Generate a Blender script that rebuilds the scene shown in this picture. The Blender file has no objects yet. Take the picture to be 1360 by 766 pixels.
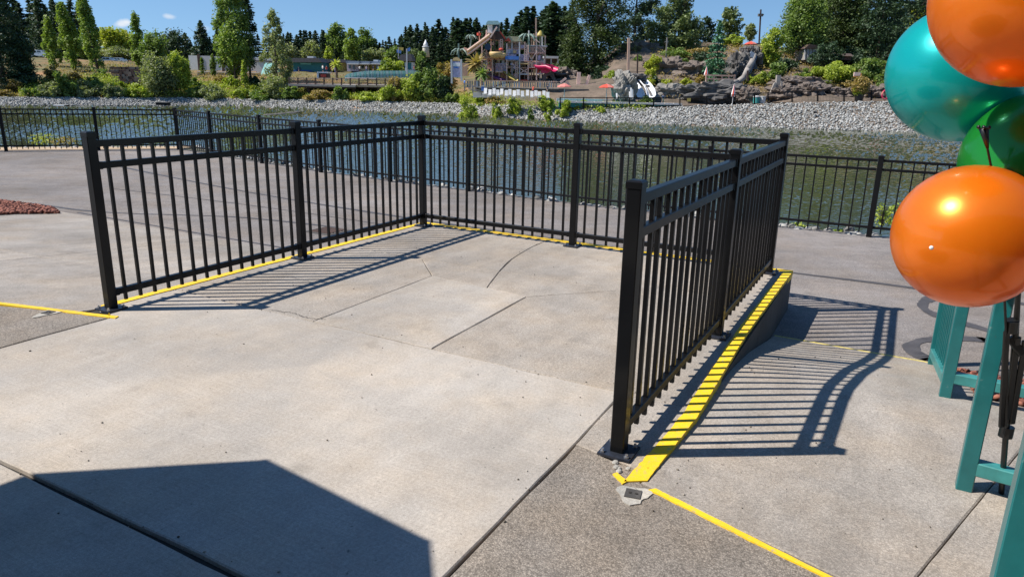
import bpy, math, random
import numpy as np
from mathutils import Vector, Matrix
SC = bpy.context.scene
COL = SC.collection
R = math.radians
random.seed(7)
rng = np.random.default_rng(7)

# ------------------------------------------------------------------ camera
FPX, PITCH, ROLL, CAMH = 958.592, 0.278157, 0.0211693, 1.5975
_f = np.array([0, math.cos(PITCH), -math.sin(PITCH)])
_r = np.array([1.0, 0, 0]); _u = np.cross(_r, _f)
CR = math.cos(ROLL) * _r + math.sin(ROLL) * _u
CU = -math.sin(ROLL) * _r + math.cos(ROLL) * _u
cam_data = bpy.data.cameras.new('camera')
cam = bpy.data.objects.new('camera', cam_data); COL.objects.link(cam)
m = Matrix(((CR[0], CU[0], -_f[0], 0), (CR[1], CU[1], -_f[1], 0), (CR[2], CU[2], -_f[2], CAMH), (0, 0, 0, 1)))
cam.matrix_world = m
cam_data.sensor_width = 36; cam_data.lens = 36 * FPX / 1360
cam_data.clip_start = 0.05; cam_data.clip_end = 3000
SC.camera = cam

# ------------------------------------------------------------------ light
SUN_EL, SUN_AZ = R(49.8), math.atan2(-math.sin(R(7.0)), -math.cos(R(7.0)))   # direction towards the sun in xy
sd = Vector((math.cos(SUN_AZ) * math.cos(SUN_EL), math.sin(SUN_AZ) * math.cos(SUN_EL), math.sin(SUN_EL)))
sl = bpy.data.lights.new('sun', 'SUN'); sl.energy = 5.0; sl.angle = R(0.53); sl.color = (1.0, 0.945, 0.87)
so = bpy.data.objects.new('sun', sl); COL.objects.link(so)
so.rotation_euler = sd.to_track_quat('Z', 'Y').to_euler()
W = bpy.data.worlds.new('World'); SC.world = W; W.use_nodes = True
nt = W.node_tree; nt.nodes.clear()
out = nt.nodes.new('ShaderNodeOutputWorld'); bg = nt.nodes.new('ShaderNodeBackground')
sky = nt.nodes.new('ShaderNodeTexSky'); sky.sky_type = 'NISHITA'; sky.sun_disc = False
sky.sun_elevation = SUN_EL; sky.sun_rotation = math.atan2(sd.x, sd.y)
sky.air_density = 1.0; sky.dust_density = 0.0; sky.ozone_density = 3.0; sky.altitude = 0
hs = nt.nodes.new('ShaderNodeHueSaturation'); hs.inputs['Saturation'].default_value = 1.14; hs.inputs['Value'].default_value = 1.32
nt.links.new(sky.outputs[0], hs.inputs['Color'])
tg = nt.nodes.new('ShaderNodeTexCoord'); mpg = nt.nodes.new('ShaderNodeMapping'); mpg.inputs['Location'].default_value = (0, 0, .12); mpg.inputs['Scale'].default_value = (1, 1, .9)
nt.links.new(tg.outputs['Generated'], mpg.inputs[0]); nv = nt.nodes.new('ShaderNodeVectorMath'); nv.operation = 'NORMALIZE'
nt.links.new(mpg.outputs[0], nv.inputs[0]); nt.links.new(nv.outputs[0], sky.inputs['Vector'])   # clear dry air: no pale band at the horizon
# a few small fair weather clouds, part of the sky itself
tc = nt.nodes.new('ShaderNodeTexCoord')
last = hs.outputs[0]
def dirn(px, py):
    d = ((px - 680) / FPX) * CR - ((py - 383) / FPX) * CU + _f
    return d / np.linalg.norm(d)
noi = nt.nodes.new('ShaderNodeTexNoise'); noi.inputs['Scale'].default_value = 90; noi.inputs['Detail'].default_value = 5
nt.links.new(tc.outputs['Generated'], noi.inputs['Vector'])
for (cx, cy, rad, amt) in ((168, 30, 0.0095, .95), (161, 33, 0.008, .8), (222, 22, 0.007, .55), (229, 23, 0.006, .4), (273, 38, .008, .3), (-160, 12, .02, .9)):
    dv = dirn(cx, cy)
    sub = nt.nodes.new('ShaderNodeVectorMath'); sub.operation = 'SUBTRACT'; sub.inputs[1].default_value = tuple(dv)
    nt.links.new(tc.outputs['Generated'], sub.inputs[0])
    sc_ = nt.nodes.new('ShaderNodeVectorMath'); sc_.operation = 'MULTIPLY'; sc_.inputs[1].default_value = (1 / rad, 1 / rad, 1.9 / rad)
    nt.links.new(sub.outputs[0], sc_.inputs[0])
    ln = nt.nodes.new('ShaderNodeVectorMath'); ln.operation = 'LENGTH'; nt.links.new(sc_.outputs[0], ln.inputs[0])
    ad = nt.nodes.new('ShaderNodeMath'); ad.operation = 'MULTIPLY_ADD'; ad.inputs[1].default_value = 1.1; nt.links.new(noi.outputs[0], ad.inputs[0]); nt.links.new(ln.outputs['Value'], ad.inputs[2])
    mr = nt.nodes.new('ShaderNodeMapRange'); mr.inputs[1].default_value = 1.5; mr.inputs[2].default_value = .75; mr.inputs[3].default_value = 0; mr.inputs[4].default_value = amt
    nt.links.new(ad.outputs[0], mr.inputs[0])
    mx = nt.nodes.new('ShaderNodeMix'); mx.data_type = 'RGBA'; mx.inputs['B'].default_value = (8.2, 8.6, 9.2, 1)
    nt.links.new(mr.outputs[0], mx.inputs['Factor']); nt.links.new(last, mx.inputs['A']); last = mx.outputs['Result']
nt.links.new(last, bg.inputs['Color']); bg.inputs['Strength'].default_value = 0.074
nt.links.new(bg.outputs[0], out.inputs['Surface'])
SC.view_settings.view_transform = 'Standard'; SC.view_settings.look = 'None'
SC.view_settings.exposure = 0.48; SC.view_settings.gamma = 1.0

# ------------------------------------------------------------------ helpers
def ray(px, py):
    return ((px - 680) / FPX) * CR - ((py - 383) / FPX) * CU + _f
KF = 2.1                                 # the far shore's tables below are in units of 2.1 m
WZ = CAMH - 2.9 * KF                     # level of the lake
def far(px, py, Y): return at(px, py, Y * KF)
def at(px, py, Y):                       # point seen at px,py at distance Y in front
    d = ray(px, py); t = Y / d[1]
    return Vector((t * d[0], Y, CAMH + t * d[2]))
def onz(px, py, z):
    d = ray(px, py); t = (z - CAMH) / d[2]
    return Vector((t * d[0], t * d[1], z))
def hor(px): return 109.2 + .0211 * (px - 680)
def mpp(Y): return Y * KF * .001003
ANG = R(61.2)
AX = Vector((math.cos(ANG), math.sin(ANG))); BX = Vector((math.sin(ANG), -math.cos(ANG)))
ORG = Vector((-1.16024, 3.87968, 0))
def ab(a, b, z=0.0): return Vector((ORG.x + a * AX.x + b * BX.x, ORG.y + a * AX.y + b * BX.y, z))

def nrm(o): return o
def tag(o, label=None, cat=None, group=None, kind=None):
    if label: o['label'] = label
    if cat: o['category'] = cat
    if group: o['group'] = group
    if kind: o['kind'] = kind
    return o
def empty(name, loc, rz=0, label=None, cat=None, group=None):
    o = bpy.data.objects.new(name, None); COL.objects.link(o)
    o.empty_display_size = .2
    o.location = loc; o.rotation_euler = (0, 0, rz)
    return tag(o, label, cat, group)
def link(name, me, parent=None, mt=None, loc=None):
    o = bpy.data.objects.new(name, me); COL.objects.link(o)
    if parent: o.parent = parent
    if loc is not None: o.location = loc
    return o
class MB:
    def __init__(s): s.v = []; s.f = []; s.mi = []; s.cm = 0
    def add(s, vs, fs):
        n = len(s.v); s.v += [tuple(v) for v in vs]; s.f += [tuple(i + n for i in f) for f in fs]; s.mi += [s.cm] * len(fs); return s
    def box(s, c, d, rz=0, M=None):
        vs = []
        for k in (-.5, .5):
            for (i, j) in ((-.5, -.5), (.5, -.5), (.5, .5), (-.5, .5)):
                p = Vector((i * d[0], j * d[1], k * d[2]))
                if rz: p = Matrix.Rotation(rz, 3, 'Z') @ p
                if M: p = M @ p
                vs.append(p + Vector(c))
        return s.add(vs, [(3, 2, 1, 0), (4, 5, 6, 7), (0, 1, 5, 4), (1, 2, 6, 5), (2, 3, 7, 6), (3, 0, 4, 7)])
    def tube(s, p0, p1, r0, r1=None, n=8, cap=True):
        r1 = r0 if r1 is None else r1
        p0 = Vector(p0); p1 = Vector(p1); d = (p1 - p0).normalized()
        a = d.orthogonal().normalized(); b = d.cross(a)
        vs = []
        for (p, r) in ((p0, r0), (p1, r1)):
            for i in range(n):
                t = 2 * math.pi * i / n; vs.append(p + (a * math.cos(t) + b * math.sin(t)) * r)
        fs = [(i, (i + 1) % n, n + (i + 1) % n, n + i) for i in range(n)]
        if cap: fs += [tuple(range(n - 1, -1, -1)), tuple(range(n, 2 * n))]
        return s.add(vs, fs)
    def bar(s, p0, p1, w, h, up=(0, 0, 1), ch=0.0):      # square bar w across, h along up, chamfered long edges
        p0 = Vector(p0); p1 = Vector(p1); d = (p1 - p0).normalized(); up = Vector(up)
        a = d.cross(up).normalized(); u = a.cross(d).normalized()
        w /= 2; h /= 2
        if ch > 0: sec = [(-w + ch, -h), (w - ch, -h), (w, -h + ch), (w, h - ch), (w - ch, h), (-w + ch, h), (-w, h - ch), (-w, -h + ch)]
        else: sec = [(-w, -h), (w, -h), (w, h), (-w, h)]
        n = len(sec); vs = [p + a * x + u * y for p in (p0, p1) for (x, y) in sec]
        fs = [(i, (i + 1) % n, n + (i + 1) % n, n + i) for i in range(n)] + [tuple(range(n - 1, -1, -1)), tuple(range(n, 2 * n))]
        return s.add(vs, fs)
    def prism(s, poly, z0, z1):                          # poly of (x,y) counter-clockwise
        n = len(poly)
        f0 = z0 if callable(z0) else (lambda x, y: z0); f1 = z1 if callable(z1) else (lambda x, y: z1)
        vs = [(x, y, f0(x, y)) for x, y in poly] + [(x, y, f1(x, y)) for x, y in poly]
        return s.add(vs, [tuple(range(n - 1, -1, -1)), tuple(range(n, 2 * n))] + [(i, (i + 1) % n, n + (i + 1) % n, n + i) for i in range(n)])
    def ext(s, prof, y0, y1):                            # profile of (x,z) extruded along y
        n = len(prof); vs = [(x, y0, z) for x, z in prof] + [(x, y1, z) for x, z in prof]
        return s.add(vs, [tuple(range(n)), tuple(range(2 * n - 1, n - 1, -1))] + [((i + 1) % n, i, n + i, n + (i + 1) % n) for i in range(n)])
    def lathe(s, prof, n=16, c=(0, 0, 0)):               # profile of (r,z)
        vs = []; fs = []
        for (r, z) in prof:
            for i in range(n):
                t = 2 * math.pi * i / n; vs.append((c[0] + r * math.cos(t), c[1] + r * math.sin(t), c[2] + z))
        for k in range(len(prof) - 1):
            for i in range(n):
                j = (i + 1) % n; fs.append((k * n + i, k * n + j, (k + 1) * n + j, (k + 1) * n + i))
        fs.append(tuple(range(n - 1, -1, -1))); fs.append(tuple(range((len(prof) - 1) * n, len(prof) * n)))
        return s.add(vs, fs)
    def ball(s, c, r, n=10, sq=(1, 1, 1)):
        vs = []; fs = []; k = n // 2 + 1
        for i in range(k + 1):
            ph = math.pi * i / k
            for j in range(n):
                t = 2 * math.pi * j / n
                vs.append((c[0] + r * sq[0] * math.sin(ph) * math.cos(t), c[1] + r * sq[1] * math.sin(ph) * math.sin(t), c[2] - r * sq[2] * math.cos(ph)))
        for i in range(k):
            for j in range(n): fs.append((i * n + j, i * n + (j + 1) % n, (i + 1) * n + (j + 1) % n, (i + 1) * n + j))
        return s.add(vs, fs)
    def path(s, pts, rs, n=8):
        for i in range(len(pts) - 1):
            s.tube(pts[i], pts[i + 1], rs[i] if isinstance(rs, (list, tuple)) else rs, rs[i + 1] if isinstance(rs, (list, tuple)) else rs, n)
        return s
    def mesh(s, name, mats, smooth=False):
        me = bpy.data.meshes.new(name); me.from_pydata(s.v, [], s.f)
        for mm in (mats if isinstance(mats, (list, tuple)) else [mats]): me.materials.append(mm)
        if any(s.mi): me.polygons.foreach_set('material_index', s.mi)
        if smooth: me.polygons.foreach_set('use_smooth', [True] * len(s.f))
        me.validate(); me.update(); return me
    def build(s, name, mats, parent=None, smooth=False, loc=None):
        return link(name, s.mesh(name, mats, smooth), parent, loc=loc)
def npmesh(name, V, F, mt, smooth=False):
    me = bpy.data.meshes.new(name); V = np.asarray(V, dtype=np.float32); F = np.asarray(F, dtype=np.int32)
    k = F.shape[1]
    me.vertices.add(len(V)); me.vertices.foreach_set('co', V.ravel())
    me.loops.add(F.size); me.loops.foreach_set('vertex_index', F.ravel())
    me.polygons.add(len(F)); me.polygons.foreach_set('loop_start', np.arange(0, F.size, k, dtype=np.int32))
    me.polygons.foreach_set('loop_total', np.full(len(F), k, dtype=np.int32))
    if smooth: me.polygons.foreach_set('use_smooth', np.ones(len(F), dtype=bool))
    me.materials.append(mt); me.update(calc_edges=True); return me

# ------------------------------------------------------------------ materials
def NN(t, ty, **kw):
    n = t.nodes.new(ty)
    for k, v in kw.items():
        if k in n.inputs: n.inputs[k].default_value = v
        else: setattr(n, k, v)
    return n
def mat(name, col, rough=.6, metal=0., var=.12, scale=3., bump=0., bscale=40., coat=0., spec=.5, vecscale=(1, 1, 1), fine=0., fscale=200., rvar=0.):
    mt = bpy.data.materials.new(name); mt.use_nodes = True; t = mt.node_tree; L = t.links
    p = t.nodes['Principled BSDF']; p.inputs['Metallic'].default_value = metal; p.inputs['Roughness'].default_value = rough
    p.inputs['Coat Weight'].default_value = coat; p.inputs['Coat Roughness'].default_value = .12; p.inputs['Specular IOR Level'].default_value = spec
    tcn = NN(t, 'ShaderNodeTexCoord'); mp = NN(t, 'ShaderNodeMapping'); mp.inputs['Scale'].default_value = vecscale
    L.new(tcn.outputs['Object'], mp.inputs[0])
    n1 = NN(t, 'ShaderNodeTexNoise', Scale=scale, Detail=6.0, Roughness=.6); L.new(mp.outputs[0], n1.inputs['Vector'])
    mr = NN(t, 'ShaderNodeMapRange'); mr.inputs[1].default_value = .3; mr.inputs[2].default_value = .7
    mr.inputs[3].default_value = 1 - var; mr.inputs[4].default_value = 1 + var; L.new(n1.outputs[0], mr.inputs[0])
    cur = mr.outputs[0]
    if fine:
        n2 = NN(t, 'ShaderNodeTexNoise', Scale=fscale, Detail=3.0, Roughness=.7); L.new(mp.outputs[0], n2.inputs['Vector'])
        m2 = NN(t, 'ShaderNodeMapRange'); m2.inputs[1].default_value = .3; m2.inputs[2].default_value = .7
        m2.inputs[3].default_value = 1 - fine; m2.inputs[4].default_value = 1 + fine; L.new(n2.outputs[0], m2.inputs[0])
        mu = NN(t, 'ShaderNodeMath', operation='MULTIPLY'); L.new(cur, mu.inputs[0]); L.new(m2.outputs[0], mu.inputs[1]); cur = mu.outputs[0]
    vm = NN(t, 'ShaderNodeVectorMath', operation='SCALE'); vm.inputs[0].default_value = col; L.new(cur, vm.inputs['Scale'])
    L.new(vm.outputs[0], p.inputs['Base Color'])
    if rvar:
        m3 = NN(t, 'ShaderNodeMapRange'); m3.inputs[3].default_value = rough - rvar; m3.inputs[4].default_value = rough + rvar
        L.new(n1.outputs[0], m3.inputs[0]); L.new(m3.outputs[0], p.inputs['Roughness'])
    if bump:
        n3 = NN(t, 'ShaderNodeTexNoise', Scale=bscale, Detail=5.0, Roughness=.65); L.new(mp.outputs[0], n3.inputs['Vector'])
        b = NN(t, 'ShaderNodeBump', Strength=bump, Distance=.02); L.new(n3.outputs[0], b.inputs['Height']); L.new(b.outputs[0], p.inputs['Normal'])
    return mt

def concrete(name, col, stain=.12, speck=.10, broom=.0, agg=0., dark=(.55,), bump=.25, sscale=.9):
    mt = bpy.data.materials.new(name); mt.use_nodes = True; t = mt.node_tree; L = t.links
    p = t.nodes['Principled BSDF']; p.inputs['Roughness'].default_value = .88; p.inputs['Specular IOR Level'].default_value = .25
    tcn = NN(t, 'ShaderNodeTexCoord'); V = tcn.outputs['Object']
    def noise(scale, detail=5., rough=.6, vec=V):
        n = NN(t, 'ShaderNodeTexNoise', Scale=scale, Detail=detail, Roughness=rough); L.new(vec, n.inputs['Vector']); return n.outputs[0]
    def rng_(v, a, b, c, d):
        r = NN(t, 'ShaderNodeMapRange'); 
        for i, q in enumerate((a, b, c, d)): r.inputs[i + 1].default_value = q
        L.new(v, r.inputs[0]); return r.outputs[0]
    def mul(a, b):
        q = NN(t, 'ShaderNodeMath', operation='MULTIPLY'); L.new(a, q.inputs[0]); L.new(b, q.inputs[1]); return q.outputs[0]
    cur = rng_(noise(sscale, 6, .62), .32, .68, 1 - stain, 1 + stain)
    cur = mul(cur, rng_(noise(5.5, 6, .7), .3, .7, 1 - stain * .6, 1 + stain * .6))
    cur = mul(cur, rng_(noise(260, 3, .75), .25, .75, 1 - speck * 2.2, 1 + speck * 2.2))
    cur = mul(cur, rng_(noise(70, 3, .75), .25, .75, 1 - speck * 1.4, 1 + speck * 1.4))
    # faint random tint of every slab
    oi = NN(t, 'ShaderNodeObjectInfo'); cur = mul(cur, rng_(oi.outputs['Random'], 0, 1, .95, 1.05))
    hgt = noise(230, 4, .7)
    if broom:
        mp = NN(t, 'ShaderNodeMapping'); mp.inputs['Scale'].default_value = (150, 3.0, 1); L.new(V, mp.inputs[0])
        bn = noise(1.0, 3, .6, mp.outputs[0]); cur = mul(cur, rng_(bn, .3, .7, 1 - broom, 1 + broom))
        ah = NN(t, 'ShaderNodeMath', operation='ADD'); L.new(hgt, ah.inputs[0]); L.new(bn, ah.inputs[1]); hgt = ah.outputs[0]
    if agg:
        vo = NN(t, 'ShaderNodeTexVoronoi', Scale=150.); L.new(V, vo.inputs['Vector'])
        cur = mul(cur, rng_(vo.outputs['Color'], .1, .9, 1 - agg, 1 + agg))
        cur = mul(cur, rng_(vo.outputs['Distance'], .35, .75, 1.06, 1 - agg * .9))
        hs_ = NN(t, 'ShaderNodeMath', operation='SUBTRACT'); L.new(hgt, hs_.inputs[0]); L.new(vo.outputs['Distance'], hs_.inputs[1]); hgt = hs_.outputs[0]
    # sparse dark pits and specks
    pit = rng_(noise(34, 2, .5), .72, .76, 1.0, .55); cur = mul(cur, pit)
    cur = mul(cur, rng_(noise(3.1, 2, .5), .66, .72, 1.0, .86)); cur = mul(cur, rng_(noise(.33, 3, .5), .35, .65, 1 - stain * .7, 1 + stain * .5))
    mp2 = NN(t, 'ShaderNodeMapping'); mp2.inputs['Scale'].default_value = (.5, 3.2, 1); mp2.inputs['Rotation'].default_value = (0, 0, .7); L.new(V, mp2.inputs[0]); cur = mul(cur, rng_(noise(1.3, 5, .65, mp2.outputs[0]), .3, .7, 1 - stain * .6, 1 + stain * .6))
    cr = NN(t, 'ShaderNodeMix', data_type='RGBA'); cr.inputs['A'].default_value = (*col, 1); cr.inputs['B'].default_value = (col[0] * 1.0, col[1] * .93, col[2] * .84, 1)
    L.new(rng_(noise(1.7, 5, .6), .4, .7, 0, 1), cr.inputs['Factor'])
    vm = NN(t, 'ShaderNodeVectorMath', operation='SCALE'); L.new(cr.outputs['Result'], vm.inputs[0]); L.new(cur, vm.inputs['Scale'])
    L.new(vm.outputs[0], p.inputs['Base Color'])
    b = NN(t, 'ShaderNodeBump', Strength=bump, Distance=.004); L.new(hgt, b.inputs['Height']); L.new(b.outputs[0], p.inputs['Normal'])
    return mt

M = {}
M['conc'] = concrete('broomed_concrete', (.370, .338, .300), stain=.14, speck=.16, broom=.07)
M['conc2'] = concrete('older_concrete', (.318, .286, .25), stain=.18, speck=.19, broom=.0, agg=.12)
M['aggr'] = concrete('exposed_aggregate', (.25, .22, .188), stain=.18, speck=.24, agg=.30, bump=.5)
M['ramp'] = concrete('ramp_concrete', (.318, .288, .255), stain=.18, speck=.18, agg=.14)
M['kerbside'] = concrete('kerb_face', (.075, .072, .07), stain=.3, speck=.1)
M['cement'] = concrete('cement_patch', (.37, .355, .32), stain=.2, speck=.15)
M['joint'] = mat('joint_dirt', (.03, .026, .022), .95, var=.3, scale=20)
M['asph'] = concrete('aged_asphalt', (.212, .193, .182), stain=.2, speck=.15, agg=.26, bump=.5, sscale=.45)
M['tar'] = mat('tar_seal', (.075, .068, .066), .55, var=.25, scale=9, bump=.2, bscale=60)
def paint_mat():
    mt = concrete('yellow_paint', (.82, .54, .02), stain=.06, speck=.05, bump=.2)
    mt.node_tree.nodes['Principled BSDF'].inputs['Roughness'].default_value = .6
    for n in mt.node_tree.nodes:
        if n.type == 'MIX': n.inputs['B'].default_value = (.74, .47, .03, 1)
    t = mt.node_tree; L = t.links; p = t.nodes['Principled BSDF']; src = p.inputs['Base Color'].links[0].from_socket
    tcn = NN(t, 'ShaderNodeTexCoord'); n1 = NN(t, 'ShaderNodeTexNoise', Scale=38., Detail=6.0, Roughness=.75); L.new(tcn.outputs['Object'], n1.inputs['Vector'])
    r = NN(t, 'ShaderNodeMapRange'); r.inputs[1].default_value = .55; r.inputs[2].default_value = .66; r.inputs[3].default_value = 0; r.inputs[4].default_value = .85; L.new(n1.outputs[0], r.inputs[0])
    mw = NN(t, 'ShaderNodeMix', data_type='RGBA'); L.new(r.outputs[0], mw.inputs['Factor']); L.new(src, mw.inputs['A']); mw.inputs['B'].default_value = (.34, .29, .22, 1); L.new(mw.outputs['Result'], p.inputs['Base Color'])
    return mt
M['yellow'] = paint_mat()
M['yworn'] = mat('worn_yellow_paint', (.52, .42, .12), .8, var=.35, scale=30, bump=.1)
M['black'] = mat('black_powder_coat', (.0045, .0048, .0055), .42, var=.2, scale=6, coat=.2, rvar=.06, spec=.15)
M['blackfar'] = mat('black_coated_rail', (.005, .005, .006), .55, spec=.2, var=.2, scale=6)
M['plate'] = mat('base_plate_black', (.02, .024, .035), .4, var=.4, scale=30)
M['bolt'] = mat('galvanised_bolt', (.55, .56, .58), .35, metal=.9, var=.2, scale=60)
M['teal'] = mat('teal_gloss_paint', (.009, .125, .128), .36, var=.14, scale=7, coat=.25, bump=.05, bscale=25, rvar=.1)
def wear(mt, scale, lo, hi, col, amt=.85):
    t = mt.node_tree; L = t.links; p = t.nodes['Principled BSDF']; src = p.inputs['Base Color'].links[0].from_socket
    tcn = NN(t, 'ShaderNodeTexCoord'); n1 = NN(t, 'ShaderNodeTexNoise', Scale=scale, Detail=7.0, Roughness=.8); L.new(tcn.outputs['Object'], n1.inputs['Vector'])
    r = NN(t, 'ShaderNodeMapRange'); r.inputs[1].default_value = lo; r.inputs[2].default_value = hi; r.inputs[3].default_value = 0; r.inputs[4].default_value = amt; L.new(n1.outputs[0], r.inputs[0])
    mw = NN(t, 'ShaderNodeMix', data_type='RGBA'); L.new(r.outputs[0], mw.inputs['Factor']); L.new(src, mw.inputs['A']); mw.inputs['B'].default_value = (*col, 1); L.new(mw.outputs['Result'], p.inputs['Base Color'])
wear(M['teal'], 14, .63, .67, (.10, .20, .19)); wear(M['teal'], 40, .68, .70, (.10, .05, .03))
wear(M['black'], 22, .66, .72, (.05, .047, .043), .5)
M['teallight'] = mat('teal_worn_paint', (.04, .22, .21), .45, var=.25, scale=9, coat=.1)
M['plastic'] = mat('black_plastic', (.008, .008, .008), .38, var=.2)
M['sand'] = mat('sandy_kerb', (.42, .31, .20), .95, var=.2, scale=3, bump=.3, bscale=50)
M['silt'] = mat('lake_bed', (.10, .095, .06), .95, var=.2)
M['stone'] = None
M['dirt'] = mat('dry_bank_soil', (.30, .17, .085), .98, var=.35, scale=.35, bump=.5, bscale=4)
M['rock'] = mat('grey_brown_rock', (.15, .12, .10), .92, var=.45, scale=.55, bump=1., bscale=2.2)
M['rockd'] = mat('dark_grey_rock', (.105, .10, .095), .9, var=.4, scale=.8, bump=1., bscale=3)
M['rockg'] = mat('carved_grey_rock', (.24, .225, .20), .9, var=.35, scale=1.2, bump=.8, bscale=4)
M['bark'] = mat('tree_bark', (.085, .06, .045), .95, var=.3, scale=2, bump=.4, bscale=8)
M['wood'] = mat('weathered_timber', (.52, .34, .25), .85, var=.22, scale=2.5, vecscale=(1, 1, .3))
M['woodpink'] = mat('sunbleached_timber', (.72, .50, .41), .8, var=.18, scale=2.5)
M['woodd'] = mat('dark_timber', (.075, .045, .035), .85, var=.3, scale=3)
M['white'] = mat('white_paint', (.72, .71, .69), .6, var=.08, scale=2)
M['offwhite'] = mat('offwhite_panel', (.50, .50, .50), .65, var=.12, scale=1)
M['greyroof'] = mat('grey_roofing', (.11, .10, .105), .85, var=.2)
M['blueroof'] = mat('blue_grey_roofing', (.13, .17, .23), .8, var=.15)
M['tealwall'] = mat('teal_wall', (.03, .17, .19), .75, var=.12)
M['bluewall'] = mat('blue_wall_band', (.02, .09, .30), .7, var=.12)
M['yelwall'] = mat('yellow_wall', (.42, .33, .08), .8, var=.12)
M['creamwall'] = mat('cream_wall', (.55, .50, .38), .8, var=.1)
M['turq'] = mat('turquoise_panel', (.16, .42, .40), .55, var=.15)
M['turqp'] = mat('pale_turquoise_sheet', (.30, .46, .46), .5, var=.15)
M['pool'] = mat('pool_water', (.05, .40, .40), .08, var=.2, scale=2, bump=.3, bscale=5)
M['red'] = mat('red_canvas', (.55, .07, .04), .8, var=.15)
M['salmon'] = mat('faded_red_canvas', (.60, .19, .16), .8, var=.15)
M['pink'] = mat('magenta_fibreglass', (.48, .015, .09), .4, var=.1)
M['purple'] = mat('purple_fibreglass', (.13, .035, .15), .5, var=.1)
M['yelf'] = mat('yellow_fibreglass', (.42, .32, .07), .5, var=.1)
M['peach'] = mat('straw_bucket', (.62, .42, .18), .6, var=.15)
M['bluef'] = mat('blue_fibreglass', (.07, .18, .50), .4, var=.15)
M['navy'] = mat('navy_disc', (.015, .04, .10), .5, var=.2)
M['lav'] = mat('lavender_panel', (.46, .41, .54), .6, var=.3, scale=3)
M['sage'] = mat('grey_green_metal', (.17, .24, .20), .5, var=.15)
M['straw'] = mat('straw_roof', (.42, .38, .24), .9, var=.2)
M['slidew'] = mat('white_fibreglass', (.80, .80, .80), .3, var=.04, coat=.3)
M['glass'] = mat('dark_window_glass', (.02, .03, .04), .08, var=.2, spec=.8)
M['silver'] = mat('silver_car_paint', (.50, .52, .56), .3, metal=.2, var=.05, coat=.6)
M['bluecar'] = mat('pale_blue_car_paint', (.22, .33, .50), .3, metal=.1, var=.05, coat=.6)
M['rubber'] = mat('tyre_rubber', (.015, .015, .015), .8)
M['skin'] = mat('skin', (.48, .28, .20), .6, var=.05)
M['greyshade'] = mat('weathered_grey_boards', (.30, .27, .24), .9, var=.25, scale=2)
M['fabric'] = mat('dark_green_canvas', (.03, .10, .07), .9, var=.1)
M['bin'] = mat('turquoise_bin', (.07, .35, .33), .5, var=.1)
M['orange_sign'] = mat('orange_board', (.60, .24, .05), .6, var=.1)

def stone_mat(name='riprap_stone', c0=(.30, .30, .285), c1=(.52, .52, .50)):
    mt = bpy.data.materials.new(name); mt.use_nodes = True; t = mt.node_tree; L = t.links
    p = t.nodes['Principled BSDF']; p.inputs['Roughness'].default_value = .9
    g = NN(t, 'ShaderNodeNewGeometry'); mx = NN(t, 'ShaderNodeMix', data_type='RGBA'); mx.inputs['A'].default_value = (*c0, 1); mx.inputs['B'].default_value = (*c1, 1)
    L.new(g.outputs['Random Per Island'], mx.inputs['Factor']); L.new(mx.outputs['Result'], p.inputs['Base Color']); return mt
M['stone'] = stone_mat(c0=(.13, .13, .12), c1=(.46, .455, .43))
M['grit'] = stone_mat('grit_bits', (.06, .045, .03), (.40, .36, .30))
M['mulch'] = stone_mat('bark_mulch', (.10, .028, .018), (.34, .13, .085))

def leaf_mat(name, c0, c1, trans=.3, nscale=.7):
    mt = bpy.data.materials.new(name); mt.use_nodes = True; t = mt.node_tree; L = t.links
    p = t.nodes['Principled BSDF']; p.inputs['Roughness'].default_value = .55; p.inputs['Specular IOR Level'].default_value = .3
    o = t.nodes['Material Output']
    g = NN(t, 'ShaderNodeNewGeometry'); tcn = NN(t, 'ShaderNodeTexCoord'); n = NN(t, 'ShaderNodeTexNoise', Scale=nscale, Detail=3.0)
    L.new(tcn.outputs['Object'], n.inputs['Vector'])
    ad = NN(t, 'ShaderNodeMath', operation='MULTIPLY_ADD'); L.new(g.outputs['Random Per Island'], ad.inputs[0]); ad.inputs[1].default_value = .5
    mr = NN(t, 'ShaderNodeMapRange'); mr.inputs[1].default_value = .35; mr.inputs[2].default_value = .65; mr.inputs[3].default_value = 0; mr.inputs[4].default_value = .5
    L.new(n.outputs[0], mr.inputs[0]); L.new(mr.outputs[0], ad.inputs[2])
    mx = NN(t, 'ShaderNodeMix', data_type='RGBA'); mx.inputs['A'].default_value = (*c0, 1); mx.inputs['B'].default_value = (*c1, 1)
    L.new(ad.outputs[0], mx.inputs['Factor'])
    L.new(mx.outputs['Result'], p.inputs['Base Color'])
    tr = NN(t, 'ShaderNodeBsdfTranslucent'); sc2 = NN(t, 'ShaderNodeVectorMath', operation='MULTIPLY'); sc2.inputs[1].default_value = (1.3, 1.5, .5)
    L.new(mx.outputs['Result'], sc2.inputs[0]); L.new(sc2.outputs[0], tr.inputs['Color'])
    ms = NN(t, 'ShaderNodeMixShader'); ms.inputs[0].default_value = trans
    L.new(p.outputs[0], ms.inputs[1]); L.new(tr.outputs[0], ms.inputs[2]); L.new(ms.outputs[0], o.inputs['Surface']); return mt
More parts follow.
